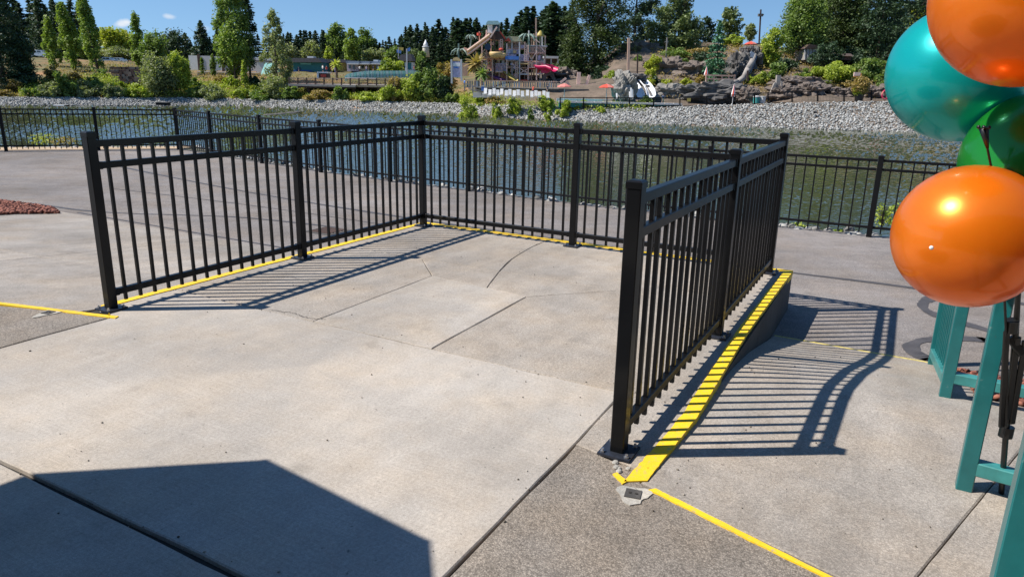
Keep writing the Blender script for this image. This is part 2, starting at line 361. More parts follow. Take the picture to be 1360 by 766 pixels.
LM = {
 'dark': leaf_mat('dark_conifer_needles', (.016, .034, .021), (.075, .125, .058), .14),
 'mid': leaf_mat('mid_green_leaves', (0.078, 0.131, 0.042), (0.259, 0.341, 0.086)),
 'pop': leaf_mat('poplar_leaves', (0.099, 0.154, 0.040), (0.372, 0.463, 0.101)),
 'bright': leaf_mat('bright_green_leaves', (0.156, 0.224, 0.034), (0.511, 0.553, 0.099)),
 'yel': leaf_mat('yellow_green_leaves', (0.211, 0.260, 0.033), (0.552, 0.552, 0.081)),
 'grey': leaf_mat('grey_green_leaves', (0.116, 0.151, 0.077), (0.387, 0.402, 0.191)),
 'cedar': leaf_mat('cedar_foliage', (0.022, 0.043, 0.018), (0.106, 0.144, 0.040), .15),
 'pine': leaf_mat('pine_needles', (0.068, 0.104, 0.043), (0.240, 0.292, 0.109), .15),
 'olive': leaf_mat('dry_olive_leaves', (0.178, 0.139, 0.044), (0.476, 0.339, 0.131)),
 'spruce': leaf_mat('blue_spruce_needles', (0.043, 0.117, 0.074), (0.148, 0.317, 0.169), .12),
}
def water_mat():
    mt = bpy.data.materials.new('lake_water'); mt.use_nodes = True; t = mt.node_tree; L = t.links
    p = t.nodes['Principled BSDF']; p.inputs['Roughness'].default_value = .05; p.inputs['IOR'].default_value = 1.95
    tcn = NN(t, 'ShaderNodeTexCoord')
    n0 = NN(t, 'ShaderNodeTexNoise', Scale=.05, Detail=3.0); L.new(tcn.outputs['Object'], n0.inputs['Vector'])
    mx = NN(t, 'ShaderNodeMix', data_type='RGBA'); mx.inputs['A'].default_value = (.045, .055, .026, 1); mx.inputs['B'].default_value = (.065, .076, .036, 1)
    L.new(n0.outputs[0], mx.inputs['Factor']); L.new(mx.outputs['Result'], p.inputs['Base Color'])
    mp = NN(t, 'ShaderNodeMapping'); mp.inputs['Scale'].default_value = (1.0, 1.6, 1); mp.inputs['Rotation'].default_value = (0, 0, .3); L.new(tcn.outputs['Object'], mp.inputs[0])
    n1 = NN(t, 'ShaderNodeTexNoise', Scale=2.2, Detail=4.0, Roughness=.55); L.new(mp.outputs[0], n1.inputs['Vector'])
    n2 = NN(t, 'ShaderNodeTexNoise', Scale=9., Detail=3.0, Roughness=.55); L.new(mp.outputs[0], n2.inputs['Vector'])
    b1 = NN(t, 'ShaderNodeBump', Strength=.3, Distance=.01); L.new(n1.outputs[0], b1.inputs['Height'])
    b2 = NN(t, 'ShaderNodeBump', Strength=.4, Distance=.006); L.new(n2.outputs[0], b2.inputs['Height']); L.new(b1.outputs[0], b2.inputs['Normal'])
    L.new(b2.outputs[0], p.inputs['Normal']); return mt
M['water'] = water_mat()
def balloon_mat(name, col, sub):
    mt = bpy.data.materials.new(name); mt.use_nodes = True; t = mt.node_tree; L = t.links
    p = t.nodes['Principled BSDF']; p.inputs['Roughness'].default_value = .30; p.inputs['Metallic'].default_value = .38
    p.inputs['Coat Weight'].default_value = .5; p.inputs['Coat Roughness'].default_value = .04
    p.inputs['Subsurface Weight'].default_value = sub; p.inputs['Subsurface Radius'].default_value = (.1, .06, .04); p.inputs['Subsurface Scale'].default_value = .4
    tcn = NN(t, 'ShaderNodeTexCoord'); n = NN(t, 'ShaderNodeTexNoise', Scale=5., Detail=4.0); L.new(tcn.outputs['Object'], n.inputs['Vector'])
    mr = NN(t, 'ShaderNodeMapRange'); mr.inputs[1].default_value = .3; mr.inputs[2].default_value = .7; mr.inputs[3].default_value = .93; mr.inputs[4].default_value = 1.05; L.new(n.outputs[0], mr.inputs[0])
    vm = NN(t, 'ShaderNodeVectorMath', operation='SCALE'); vm.inputs[0].default_value = col; L.new(mr.outputs[0], vm.inputs['Scale']); L.new(vm.outputs[0], p.inputs['Base Color'])
    tr = NN(t, 'ShaderNodeBsdfTranslucent'); tr.inputs['Color'].default_value = (*col, 1)
    ms = NN(t, 'ShaderNodeMixShader'); ms.inputs[0].default_value = .28
    L.new(p.outputs[0], ms.inputs[1]); L.new(tr.outputs[0], ms.inputs[2]); L.new(ms.outputs[0], t.nodes['Material Output'].inputs['Surface']); return mt

# ================================================================== SETTING
# ---- platform frame: local x = a (away), local y = -b
def struct(o, name=None): o['kind'] = 'structure'; return o
def a0(b):
    if b < -1.8: return -.05 + .30 * (b + 1.8)
    if b > 2.0: return -.21 - .33 * (b - 2.06)
    return -.05
A1 = 3.12
def zramp(a, b):
    if a <= a0(b): return 0.
    if b < 0: return -.36 * min(1, (a - a0(b)) / (A1 - a0(b)))
    return float(np.interp(a, [min(a0(b), .4), .6, 1.25, 1.5, 2.0, 2.5, 2.85, A1], [0, -.03, -.05, -.07, -.145, -.245, -.315, -.36]))
asph = MB()
LK = [(-40.0, 8.53), (-17.1, 17.05), (-15.0, 17.83), (-12.97, 18.59), (-11.01, 19.32), (-9.21, 20.01), (-7.72, 18.62), (-5.95, 17.12), (-4.18, 15.66), (-2.47, 14.4), (-.85, 13.34), (1.02, 12.05), (2.92, 10.9), (4.92, 9.83), (6.95, 8.78), (9.0, 7.72), (11.0, 6.7), (40.0, -8.2)]
def offs(P, d):
    r = []
    for i, p in enumerate(P):
        a = Vector(P[max(0, i - 1)]); b = Vector(P[min(len(P) - 1, i + 1)]); t = (b - a).normalized()
        r.append((p[0] - t.y * d, p[1] + t.x * d))
    return r
edge = offs(LK, .16)
poly = [(-40, -30), (40, -30)] + edge[::-1]
asph.prism(poly, -2.2, -.36)
ao = struct(asph.build('asphalt_ground', M['asph']))
pl_base = MB()
def abl(pts): return [(a, -b) for a, b in pts][::-1]
pl_base.cm = 0
plat = None
def base_prism(mb, pts, ztop, zbot=-.5):
    P = abl(pts); n = len(P); mb.cm = 0
    f1 = ztop if callable(ztop) else (lambda a, b: ztop)
    vs = [(x, y, zbot) for x, y in P] + [(x, y, f1(x, -y)) for x, y in P]
    mb.add(vs, [tuple(range(n - 1, -1, -1))] + [(i, (i + 1) % n, n + (i + 1) % n, n + i) for i in range(n)])
    mb.cm = 1; mb.add([v for v in vs[n:]], [tuple(range(n))])
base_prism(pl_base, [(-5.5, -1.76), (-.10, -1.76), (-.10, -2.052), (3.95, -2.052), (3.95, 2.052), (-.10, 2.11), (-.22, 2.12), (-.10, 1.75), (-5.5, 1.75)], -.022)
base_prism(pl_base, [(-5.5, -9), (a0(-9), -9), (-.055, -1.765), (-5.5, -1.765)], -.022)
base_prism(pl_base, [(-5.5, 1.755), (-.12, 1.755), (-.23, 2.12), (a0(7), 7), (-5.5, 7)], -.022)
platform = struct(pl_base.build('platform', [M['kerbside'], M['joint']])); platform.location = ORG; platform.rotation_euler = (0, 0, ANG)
def ngon_slab(pts, mt, parent, zf=None, gap=.005, th=.035, top=0.0, name='slab', seg=.11, jit=.0016, ch=.005):
    P = abl(pts); Q = []
    for i in range(len(P)):
        p = Vector(P[i]); q = Vector(P[(i + 1) % len(P)]); k = max(1, int((q - p).length / seg))
        for j in range(k): Q.append(p.lerp(q, j / k))
    n = len(Q); out_ = []
    nr = []
    for i in range(n):
        t = (Q[(i + 1) % n] - Q[i - 1]).normalized(); nr.append(Vector((-t.y, t.x)))
        # mitre at corners
    jt = [random.uniform(-jit, jit) + .0018 * math.sin(i * .9) for i in range(n)]
    def ring(d, dz): return [(q.x + m_.x * (d + j), q.y + m_.y * (d + j), (zf(q.x, -q.y) if zf else 0) + dz) for q, m_, j in zip(Q, nr, jt)]
    vs = ring(gap, -th) + ring(gap, top - ch) + ring(gap + ch, top)
    fs = []
    for r in (0, 1): fs += [(r * n + i, r * n + (i + 1) % n, (r + 1) * n + (i + 1) % n, (r + 1) * n + i) for i in range(n)]
    fs.append(tuple(range(2 * n, 3 * n)))
    return MB().add(vs, fs).build(name, mt, parent)
def grid_slab(c, mt, parent, zf, n=12, gap=.005, th=.035, ch=.005, name='slab'):
    # c: four (a,b) corners in order near-left, near-right, far-right, far-left
    c = [Vector(x) for x in c]; cen = sum(c, Vector((0, 0))) / 4
    def P(u, v, g):
        p = c[0].lerp(c[1], u).lerp(c[3].lerp(c[2], u), v); wu = (c[1] - c[0]).length; wv = (c[3] - c[0]).length
        return p
    vs = []; fs = []
    us = [0] + [i / n for i in range(n + 1)] + [1]
    W_ = (c[1] - c[0]).length; H_ = (c[3] - c[0]).length
    def uv(i, L, g):
        if i == 0: return g / L
        if i == n + 2: return 1 - g / L
        t = (i - 1) / n
        if i == 1: return (g + ch) / L
        if i == n + 1: return 1 - (g + ch) / L
        return t
    m_ = n + 3
    for j in range(m_):
        for i in range(m_):
            u = uv(i, W_, gap); v = uv(j, H_, gap)
            p = c[0].lerp(c[1], u).lerp(c[3].lerp(c[2], u), v)
            z = zf(p.x, p.y) - (ch if i in (0, n + 2) or j in (0, n + 2) else 0)
            vs.append((p.x + random.uniform(-.0012, .0012), -p.y + random.uniform(-.0012, .0012), z))
    for j in range(m_ - 1):
        for i in range(m_ - 1):
            q = (j * m_ + i, j * m_ + i + 1, (j + 1) * m_ + i + 1, (j + 1) * m_ + i)
            fs.append(q)
    per = [i for i in range(m_)] + [j * m_ + m_ - 1 for j in range(1, m_)] + [(m_ - 1) * m_ + i for i in range(m_ - 2, -1, -1)] + [j * m_ for j in range(m_ - 2, 0, -1)]
    k = len(vs); vs += [(vs[i][0], vs[i][1], vs[i][2] - th) for i in per]
    fs += [(per[t], k + t, k + (t + 1) % len(per), per[(t + 1) % len(per)]) for t in range(len(per))]
    o = MB().add(vs, fs).build(name, mt, parent)
    bm_fix(o); return o
def bm_fix(o):
    import bmesh
    bm = bmesh.new(); bm.from_mesh(o.data); bmesh.ops.recalc_face_normals(bm, faces=bm.faces); bm.to_mesh(o.data); bm.free()
S = lambda pts, mt, **k: ngon_slab(pts, mt, platform, **k)
S([(-1.47, -1.755), (-.05, -1.755), (.0, -2.0), (.6, -2.0), (.6, 1.69), (-.05, 1.705), (-1.47, 1.715)], M['conc'], gap=.004)
S([(-3.3, -1.755), (-1.475, -1.755), (-1.485, 1.715), (-3.3, 1.73)], M['conc'], gap=.012)
S([(-5.4, -1.755), (-3.3, -1.755), (-3.3, 1.73), (-5.4, 1.74)], M['conc'], gap=.006)
S([(-5.4, -5.4), (a0(-5.4), -5.4), (-.055, -1.76), (-5.4, -1.76)], M['aggr'])
S([(-5.4, -8.9), (a0(-8.9), -8.9), (a0(-5.4), -5.4), (-5.4, -5.4)], M['aggr'])
S([(-5.4, 1.745), (-1.47, 1.72), (-.06, 1.71), (-.13, 2.0), (-.235, 2.10), (a0(4.2), 4.2), (-5.4, 4.2)], M['aggr'])
S([(-5.4, 4.2), (a0(4.2), 4.2), (a0(6.9), 6.9), (-5.4, 6.9)], M['aggr'])
S([(-.06, 1.708), (.6, 1.69), (.6, 2.06), (-.13, 2.05)], M['conc2'], gap=.002, top=.002)
cr = [(1.97, .01), (2.2, -.07), (2.48, -.17), (2.75, -.25), (2.94, -.30), (3.2, -.345), (3.5, -.385), (3.93, -.40)]
S([(.6, -2.03), (2.48, -2.03), (2.48, -1.0), (2.03, -.57), (.6, -.55)], M['conc2'], gap=.003)
S([(.6, -.55), (2.03, -.57), (1.97, .01), (1.915, .40), (.6, .435)], M['conc'], gap=.004, top=.002)
S([(.6, .435), (1.915, .40), (2.48, .93), (2.48, 2.03), (1.4, 2.035), (.6, 2.06)], M['conc2'], gap=.003)
S([(2.03, -.57), (2.48, -1.0), (2.48, -.17), (2.2, -.07), (1.97, .01)], M['conc2'], gap=.0025, top=-.001)
S([(1.97, .01), (2.2, -.07), (2.48, -.17), (2.48, .93), (1.915, .40)], M['conc2'], gap=.0025)
S([(2.48, -2.03), (3.93, -2.03), (3.93, -.40)] + cr[-2:1:-1], M['conc2'], gap=.003)
S(cr[2:] + [(3.93, 2.03), (2.48, 2.03)], M['conc2'], gap=.003)
def strip(pts_in, pts_out, mt, z0, z1, name, parent=platform, zf=None):
    P = [(a, -b) for a, b in pts_in] ; Q = [(a, -b) for a, b in pts_out]; mb = MB(); n = len(P)
    f = (lambda x, y: zf(x, -y)) if zf else (lambda x, y: 0)
    vs = []
    for (p, q) in zip(P, Q): vs += [(p[0], p[1], f(*p) + z0), (q[0], q[1], f(*q) + z0), (q[0], q[1], f(*q) + z1), (p[0], p[1], f(*p) + z1)]
    fs = []
    for i in range(n - 1):
        for k in range(4): fs.append((i * 4 + k, i * 4 + (k + 1) % 4, i * 4 + 4 + (k + 1) % 4, i * 4 + 4 + k))
    fs += [(0, 3, 2, 1), (4 * n - 4, 4 * n - 3, 4 * n - 2, 4 * n - 1)]
    o = mb.add(vs, fs).build(name, mt, parent); bm_fix(o); return o
def wob(pts, k, amp=.004):   # subdivide with small wobble
    r = []
    for i in range(len(pts) - 1):
        for j in range(k):
            t = j / k; r.append((pts[i][0] + (pts[i + 1][0] - pts[i][0]) * t + random.uniform(-amp, amp), pts[i][1] + (pts[i + 1][1] - pts[i][1]) * t + random.uniform(-amp, amp)))
    return r + [pts[-1]]
# yellow kerb edges
strip(wob([(-.26, 2.015), (0, 2.03), (.5, 2.045), (1.1, 2.022), (2.0, 1.99), (3.0, 1.984), (3.93, 1.984)], 10, .0035), wob([(-.20, 2.10), (0, 2.105), (.5, 2.118), (1.1, 2.093), (2.0, 2.06), (3.0, 2.056), (3.93, 2.056)], 10, .002), M['yellow'], -.055, .006, 'kerb_paint')
strip(wob([(-.20, 1.965), (-.25, 2.03)], 4, .004), wob([(-.225, 1.955), (-.28, 2.02)], 4, .004), M['yellow'], -.02, .006, 'kerb_paint')
strip(wob([(3.875, -2.02), (3.875, 1.95)], 30), wob([(3.956, -2.05), (3.956, 2.056)], 30, .001), M['yellow'], -.04, .0065, 'kerb_paint')
strip(wob([(.05, -1.985), (3.87, -1.985)], 30), wob([(.05, -2.056), (3.87, -2.056)], 30, .002), M['yellow'], -.04, .006, 'kerb_paint')
strip(wob([(-.09, -1.74), (-.02, -1.85), (.05, -1.985)], 4, .003), wob([(-.05, -1.80), (.0, -1.93), (.05, -2.056)], 4, .003), M['yellow'], -.02, .006, 'fold_line')
strip(wob([(-.075, -1.70), (a0(-2.7), -2.7), (a0(-5), -5), (a0(-8.9), -8.9)], 14, .003), wob([(-.035, -1.72), (a0(-2.7) + .04, -2.7), (a0(-5) + .045, -5), (a0(-8.9) + .045, -8.9)], 14, .003), M['yellow'], -.02, .006, 'fold_line')
strip(wob([(-.265, 2.13), (a0(3) - .020, 3.0), (a0(6.9) - .020, 6.9)], 14, .003), wob([(-.240, 2.15), (a0(3) + .001, 3.0), (a0(6.9) + .001, 6.9)], 14, .002), M['yellow'], -.02, .006, 'fold_line')
# ramps
def ramp(name, bs, blim, splits):
    rb = MB(); b0, b1 = blim
    N = 20
    for i in range(N):
        x0 = b0 + (b1 - b0) * i / N; x1 = b0 + (b1 - b0) * (i + 1) / N
        As = [None, .6, 1.25, 1.5, 2.0, 2.5, 2.85, A1]
        for j in range(7):
            aa = [As[j] if As[j] is not None else a0(x0), As[j] if As[j] is not None else a0(x1)]
            P = [(aa[0], -x0), (aa[1], -x1), (As[j + 1], -x1), (As[j + 1], -x0)]
            vs = [(x, y, -.5) for x, y in P] + [(x, y, zramp(x, -y) - .022) for x, y in P]
            rb.add(vs, [(4, 5, 6, 7), (0, 1, 5, 4), (2, 3, 7, 6), (1, 2, 6, 5), (3, 0, 4, 7)])
    o = rb.build(name, M['joint']); bm_fix(o); o.location = ORG; o.rotation_euler = (0, 0, ANG); struct(o)
    for c, mt in splits: grid_slab(c, mt, o, zramp, gap=.0022, n=30)
    return o
rr = ramp('right_ramp', 0, (2.06, 6.9), [
    ([(a0(2.07), 2.062), (-.5, 3.04), (A1, 4.16), (A1, 2.066)], M['ramp']),
    ([(-.5, 3.04), (a0(5), 5.0), (1.9, 5.0), (1.9, 3.784)], M['ramp']),
    ([(a0(5), 5.0), (a0(6.9), 6.9), (1.9, 6.9), (1.9, 5.0)], M['ramp']),
    ([(1.9, 3.784), (1.9, 6.9), (A1, 6.9), (A1, 4.16)], M['ramp'])])
lr = ramp('left_ramp', 0, (-8.1, -2.06), [
    ([(a0(-2.065) , -2.062), (1.32, -2.062), (1.0, -4.6), (a0(-4.6), -4.6)], M['ramp']),
    ([(1.32, -2.062), (2.35, -2.062), (2.05, -4.6), (1.0, -4.6)], M['ramp']),
    ([(2.35, -2.062), (A1, -2.062), (A1, -4.6), (2.05, -4.6)], M['ramp']),
    ([(a0(-4.6), -4.6), (1.0, -4.6), (.9, -8.08), (a0(-8.08), -8.08)], M['ramp']),
    ([(1.0, -4.6), (A1, -4.6), (A1, -8.08), (.9, -8.08)], M['ramp'])])
strip(wob([(3.10, 2.08), (3.10, 3.2)], 30, .002), wob([(3.125, 2.08), (3.125, 3.2)], 30, .002), M['yworn'], -.01, .004, 'fold_line', rr, lambda a, b: -.36)
# tar sealed cracks, patches
tarp = MB()
def decal_line(pts, w, mb, z=-.3558, amp=.02):
    P = pts
    for _ in range(4): P = [P[0]] + [q for i in range(len(P) - 1) for q in ((P[i][0] * .75 + P[i + 1][0] * .25, P[i][1] * .75 + P[i + 1][1] * .25), (P[i][0] * .25 + P[i + 1][0] * .75, P[i][1] * .25 + P[i + 1][1] * .75))] + [P[-1]]
    P = [(x + random.uniform(-amp, amp) * .15, y + random.uniform(-amp, amp) * .15) for x, y in P]
    vs = []
    for i, p in enumerate(P):
        q0 = Vector(P[max(0, i - 1)]); q1 = Vector(P[min(len(P) - 1, i + 1)]); t = (q1 - q0).normalized(); ww = w * (1 + .25 * math.sin(i * .13) + .1 * math.sin(i * .41)) / 2
        vs += [(p[0] - t.y * ww, -(p[1] + t.x * ww), z), (p[0] + t.y * ww, -(p[1] - t.x * ww), z)]
    mb.add(vs, [(2 * i, 2 * i + 1, 2 * i + 3, 2 * i + 2) for i in range(len(P) - 1)])
decal_line([(6.98, -12.6), (6.63, -10.9), (5.92, -7.03), (5.57, -3.26), (5.45, 1.0), (5.39, 1.82), (5.48, 3.0), (5.3, 5)], .07, tarp)
decal_line([(3.26, -9.0), (3.34, -7.43), (4.1, -6.0), (4.35, -5.3), (4.5, -3.9)], .05, tarp)
decal_line([(3.2, -7.7), (3.2, -2.1)], .03, tarp, amp=.004)
decal_line([(4.9, -9.5), (5.1, -6), (5.0, -3)], .02, tarp)
decal_line([(5.3, 3.3), (5.0, 3.16), (4.7, 3.12), (4.42, 3.3), (4.3, 3.6), (4.0, 3.9)], .11, tarp, amp=.03)
decal_line([(3.95, 3.6), (3.85, 3.3), (3.6, 3.1), (3.35, 3.05), (3.16, 3.2)], .11, tarp, amp=.03)
tl = tarp.build('tar_seal', M['tar']); tl.location = ORG; tl.rotation_euler = (0, 0, ANG); struct(tl); bm_fix(tl)
# thin crack in the ramp concrete and slab fleck lines
# ---- drain cover in asphalt, valve cover and patches
def at_ab(o, a, b, z=0): o.location = ab(a, b, z); o.rotation_euler = (0, 0, ANG)
dr = empty('drain_cover', ab(4.25, -3.83, -.36), ANG, 'small rusty square drain grate set in the asphalt beyond the left fence', 'drain cover')
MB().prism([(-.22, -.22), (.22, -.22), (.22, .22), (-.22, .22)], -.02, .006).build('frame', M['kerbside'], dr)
for i in range(6): MB().box((-.14 + i * .056, 0, .010), (.03, .34, .012)).build('grate_bar', M['woodd'], dr)
def patch_obj(name, a, b, r, label, cat, sq=1.0, lid=True):
    e = empty(name, ab(a, b, 0), ANG + .2, label, cat)
    P = []
    for i in range(22):
        t = 2 * math.pi * i / 22; q = r * (1 + .22 * math.sin(3 * t + a * 5) + random.uniform(-.1, .1)); P.append((q * math.cos(t), q * sq * math.sin(t)))
    MB().prism(P, -.01, .005).build('cement_collar', M['cement'], e)
    if lid:
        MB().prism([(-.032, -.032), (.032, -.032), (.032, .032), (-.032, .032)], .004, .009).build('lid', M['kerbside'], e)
        for s in (-1, 1): MB().tube((0, s * .013, .009), (0, s * .013, .012), .006, n=8).build('hole', M['joint'], e)
    return e
patch_obj('valve_cover', -.33, 2.085, .066, 'small square valve cover in pale cement by the end of the yellow kerb', 'valve cover')
patch_obj('valve_cover', -.24, -2.19, .09, 'small dark valve lid in the slab below the left yellow line', 'valve cover', .6)
# broken kerb end stones
cb = empty('kerb_rubble', ab(-.15, 1.99, 0), ANG, 'broken piece of pale kerb concrete beside the near end of the yellow kerb', 'rubble')
for k in range(5):
    mb = MB(); mb.ball((random.uniform(-.05, .03), random.uniform(-.02, .07), .004), random.uniform(.007, .017), 7, (1.2, 1, .6)); mb.build('chunk', M['cement'], cb)

# ---- near bank: sandy kerb, bank soil, stones
bankm = MB()
e0 = offs(LK, .155); 
wd = [1.0 if p[0] < -8 else (.5 if p[0] < -5 else .28) for p in LK]
def offv(P, ds):
    r = []
    for i, p in enumerate(P):
        a = Vector(P[max(0, i - 1)]); b = Vector(P[min(len(P) - 1, i + 1)]); t = (b - a).normalized(); r.append((p[0] - t.y * ds[i], p[1] + t.x * ds[i]))
    return r
k1 = offv(LK, wd); k2 = offv(LK, [w + 5 for w in wd]); k3 = offv(LK, [w + 8 for w in wd])
n = len(LK); vs = []
for i in range(n): vs += [(*e0[i], -.375), (*k1[i], -.40), (*k2[i], WZ), (*k3[i], WZ - 2)]
fs = []
for i in range(n - 1):
    for k in range(3): fs.append((i * 4 + k, i * 4 + k + 1, i * 4 + 4 + k + 1, i * 4 + 4 + k))
bo = bankm.add(vs, fs).build('near_bank', M['silt']); bm_fix(bo); struct(bo)
sk = MB()
for i in range(5): 
    q = [e0[i], e0[i + 1], k1[i + 1], k1[i]]
    sk.prism([(x, y) for x, y in q], -.5, -.345)
so_ = sk.build('sandy_kerb', M['sand']); bm_fix(so_); struct(so_)
# stones
ico = [(0, 0, -1), (.7236, -.5257, -.4472), (-.2764, -.8506, -.4472), (-.8944, 0, -.4472), (-.2764, .8506, -.4472), (.7236, .5257, -.4472), (.2764, -.8506, .4472), (-.7236, -.5257, .4472), (-.7236, .5257, .4472), (.2764, .8506, .4472), (.8944, 0, .4472), (0, 0, 1)]
icf = [(0, 1, 2), (1, 0, 5), (0, 2, 3), (0, 3, 4), (0, 4, 5), (1, 5, 10), (2, 1, 6), (3, 2, 7), (4, 3, 8), (5, 4, 9), (1, 10, 6), (2, 6, 7), (3, 7, 8), (4, 8, 9), (5, 9, 10), (6, 10, 11), (7, 6, 11), (8, 7, 11), (9, 8, 11), (10, 9, 11)]
ICO = np.array(ico); ICF = np.array(icf)
def stones(P, sz, name, mt, flat=.7):
    P = np.asarray(P); N = len(P); sz = np.asarray(sz)
    V = ICO[None] * (1 + rng.uniform(-.28, .28, (N, 12, 3)))
    ax = rng.uniform(.6, 1.25, (N, 1, 3)); ax[:, :, 2] *= flat; V = V * ax * sz[:, None, None]
    t = rng.uniform(0, 6.28, N); c, s = np.cos(t), np.sin(t)
    X = V[:, :, 0] * c[:, None] - V[:, :, 1] * s[:, None]; Y = V[:, :, 0] * s[:, None] + V[:, :, 1] * c[:, None]
    tl_ = rng.uniform(-.6, .6, N); c, s = np.cos(tl_), np.sin(tl_)
    Z = V[:, :, 2] * c[:, None] + X * s[:, None]; X = X * c[:, None] - V[:, :, 2] * s[:, None]
    V = np.stack([X, Y, Z], -1) + P[:, None, :]
    F = ICF[None] + (np.arange(N) * 12)[:, None, None]
    return link(name, npmesh(name, V.reshape(-1, 3), F.reshape(-1, 3), mt))
pts = []; szs = []
for i in range(1, n - 1):
    L_ = (Vector(LK[i + 1]) - Vector(LK[i])).length
    if L_ > 25: continue
    for k in range(int(L_ * 34)):
        t = random.random(); s_ = random.random() ** 1.2
        p = Vector(k1[i]).lerp(Vector(k1[i + 1]), t); q = Vector(k2[i]).lerp(Vector(k2[i + 1]), t)
        s_ = s_ * .24 - .035; w = p.lerp(q, s_); pts.append((w.x, w.y, -.40 + (WZ + .40) * max(0, s_) + random.uniform(-.02, .05))); szs.append(random.uniform(.05, .13))
tag(stones(pts, szs, 'bank_stones', M['stone']), 'white and grey stones lying along the near lake edge behind the long fence', 'stones', kind='stuff')

gp = []; gs = []
for k in range(900):
    a = random.uniform(-2.6, 3.8); b = random.uniform(-2.0, 2.0) if random.random() < .7 else random.uniform(2.1, 3.2)
    if random.random() < .35: a, b = random.choice([(.6 + random.gauss(0, .03), b), (a, 1.71 + random.gauss(0, .05)), (-1.475 + random.gauss(0, .03), b), (a, 2.16 + abs(random.gauss(0, .05)))])
    w = ab(a, b); z = zramp(a, b) if b > 2.05 else 0.
    if 2.0 < b < 2.12: continue
    gp.append((w.x, w.y, z + .003)); gs.append(.0018 + .0045 * random.random() ** 4)
tag(stones(gp, gs, 'grit', M['grit']), 'scattered tiny grit and leaf crumbs on the concrete paving', 'grit', kind='stuff')
crk = MB()
def crack(pts, w):
    Q = []
    for i in range(len(pts) - 1):
        for j in range(14): t = j / 14; Q.append((pts[i][0] + (pts[i + 1][0] - pts[i][0]) * t + random.uniform(-.008, .008), pts[i][1] + (pts[i + 1][1] - pts[i][1]) * t + random.uniform(-.008, .008)))
    vs = []
    for i, p in enumerate(Q):
        q0 = Vector(Q[max(0, i - 1)]); q1 = Vector(Q[min(len(Q) - 1, i + 1)]); t = (q1 - q0).normalized(); ww = w * random.uniform(.3, 1.2) / 2
        vs += [(p[0] - t.y * ww, -(p[1] + t.x * ww), .0032), (p[0] + t.y * ww, -(p[1] - t.x * ww), .0032)]
    crk.add(vs, [(2 * i, 2 * i + 1, 2 * i + 3, 2 * i + 2) for i in range(len(Q) - 1)])
crack([(.62, -.97), (.66, -.8), (.63, -.62), (.68, -.50)], .006); crack([(2.5, .95), (2.75, 1.2), (2.8, 1.6), (3.1, 1.85)], .003); crack([(1.2, -2.0), (1.35, -1.5), (1.3, -1.1), (1.6, -.75)], .0025)
co_ = struct(crk.build('hairline_cracks', M['joint'])); co_.location = ORG; co_.rotation_euler = (0, 0, ANG); bm_fix(co_)
# ---- water
rows = []; g_ = 2.9 * KF * FPX / 8.0
while g_ > 14: rows.append(2.9 * KF * FPX / g_); g_ -= (.46 if g_ < 190 else g_ * .012)
rows = [-30.0] + rows + [500.0, 900.0]; SL = np.interp(np.array(rows), [25, 60, 120], [.055, .11, .28])[:, None]
cols = np.concatenate([[-2.6, -1.6, -1.1], np.arange(-.80, .82, .0022), [1.1, 1.6, 2.6]])
nr, nc = len(rows), len(cols); Yr = np.array(rows)[:, None]; X_ = cols[None, :] * np.maximum(np.abs(Yr), 12) ; Y_ = np.repeat(Yr, nc, 1)
dr_ = np.gradient(np.array(rows))[:, None]; dr_ = np.minimum(dr_, 2.0)
Hh = rng.normal(size=(nr, nc)) * .5 + .5 * np.repeat(rng.normal(size=(nr, nc // 2 + 1)), 2, 1)[:, :nc]
calm = .75 + .45 * np.sin(X_ * .11 + Y_ * .05) * np.sin(Y_ * .13 - X_ * .02)          # gusts: ruffled and calmer patches
Hh = Hh * dr_ * SL * calm; Hh[:1] = 0; Hh[-2:] = 0; Hh[:, :3] = 0; Hh[:, -3:] = 0
Vw = np.stack([X_, Y_, WZ + Hh], -1).reshape(-1, 3); ii = np.arange(nr - 1)[:, None] * nc + np.arange(nc - 1)[None, :]
Fw = np.stack([ii, ii + 1, ii + nc + 1, ii + nc], -1).reshape(-1, 4)
struct(link('lake_water', npmesh('lake_water', Vw, Fw, M['water'], True)))

# ---- far terrain
wlx = [-500, 0, 100, 250, 340, 470, 600, 680, 780, 900, 1020, 1180, 1300, 1900]
wly = [132, 141.5, 141, 141.5, 143.5, 148, 152.5, 158, 162.5, 166.5, 170, 175, 180, 200]
bkx = [-500, 0, 250, 340, 480, 600, 640, 700, 780, 860, 950, 1050, 1180, 1300, 1900]
bky = [121, 130, 131, 132.5, 134.5, 138, 139.5, 141.5, 143, 145, 141, 138, 136, 137, 145]
TX = [-500, 0, 150, 250, 300, 400, 520, 600, 680, 780, 830, 880, 950, 1010, 1060, 1120, 1250, 1900]
TP = {  # (Y, z) behind the bank
 'L': [(72, .4), (80, 1.8), (88, 3.0), (100, 3.3), (150, 4), (420, 9)],
 'M': [(72, -.1), (80, 1.0), (94, 2.0), (105, 2.3), (150, 4), (420, 9)],
 'D': [(72, -.2), (78, .1), (86, 1.8), (94, 2.2), (150, 4), (420, 9)],
 'P': [(60, .02), (65, .15), (66.5, 1.05), (74, 1.7), (110, 2.6), (420, 9)],
 'Q': [(61, .0), (65, .2), (68, 1.4), (76, 2.4), (110, 4.5), (420, 9)],
 'H': [(61, .1), (65, .5), (70, 2.2), (79, 4.9), (88, 6.4), (420, 10)],
 'R': [(60, .6), (64, 1.2), (70, 2.8), (78, 4.4), (90, 5.6), (420, 10)],
}
TK = ['L', 'L', 'L', 'M', 'M', 'D', 'D', 'D', 'P', 'Q', 'H', 'H', 'H', 'H', 'R', 'R', 'R', 'R']
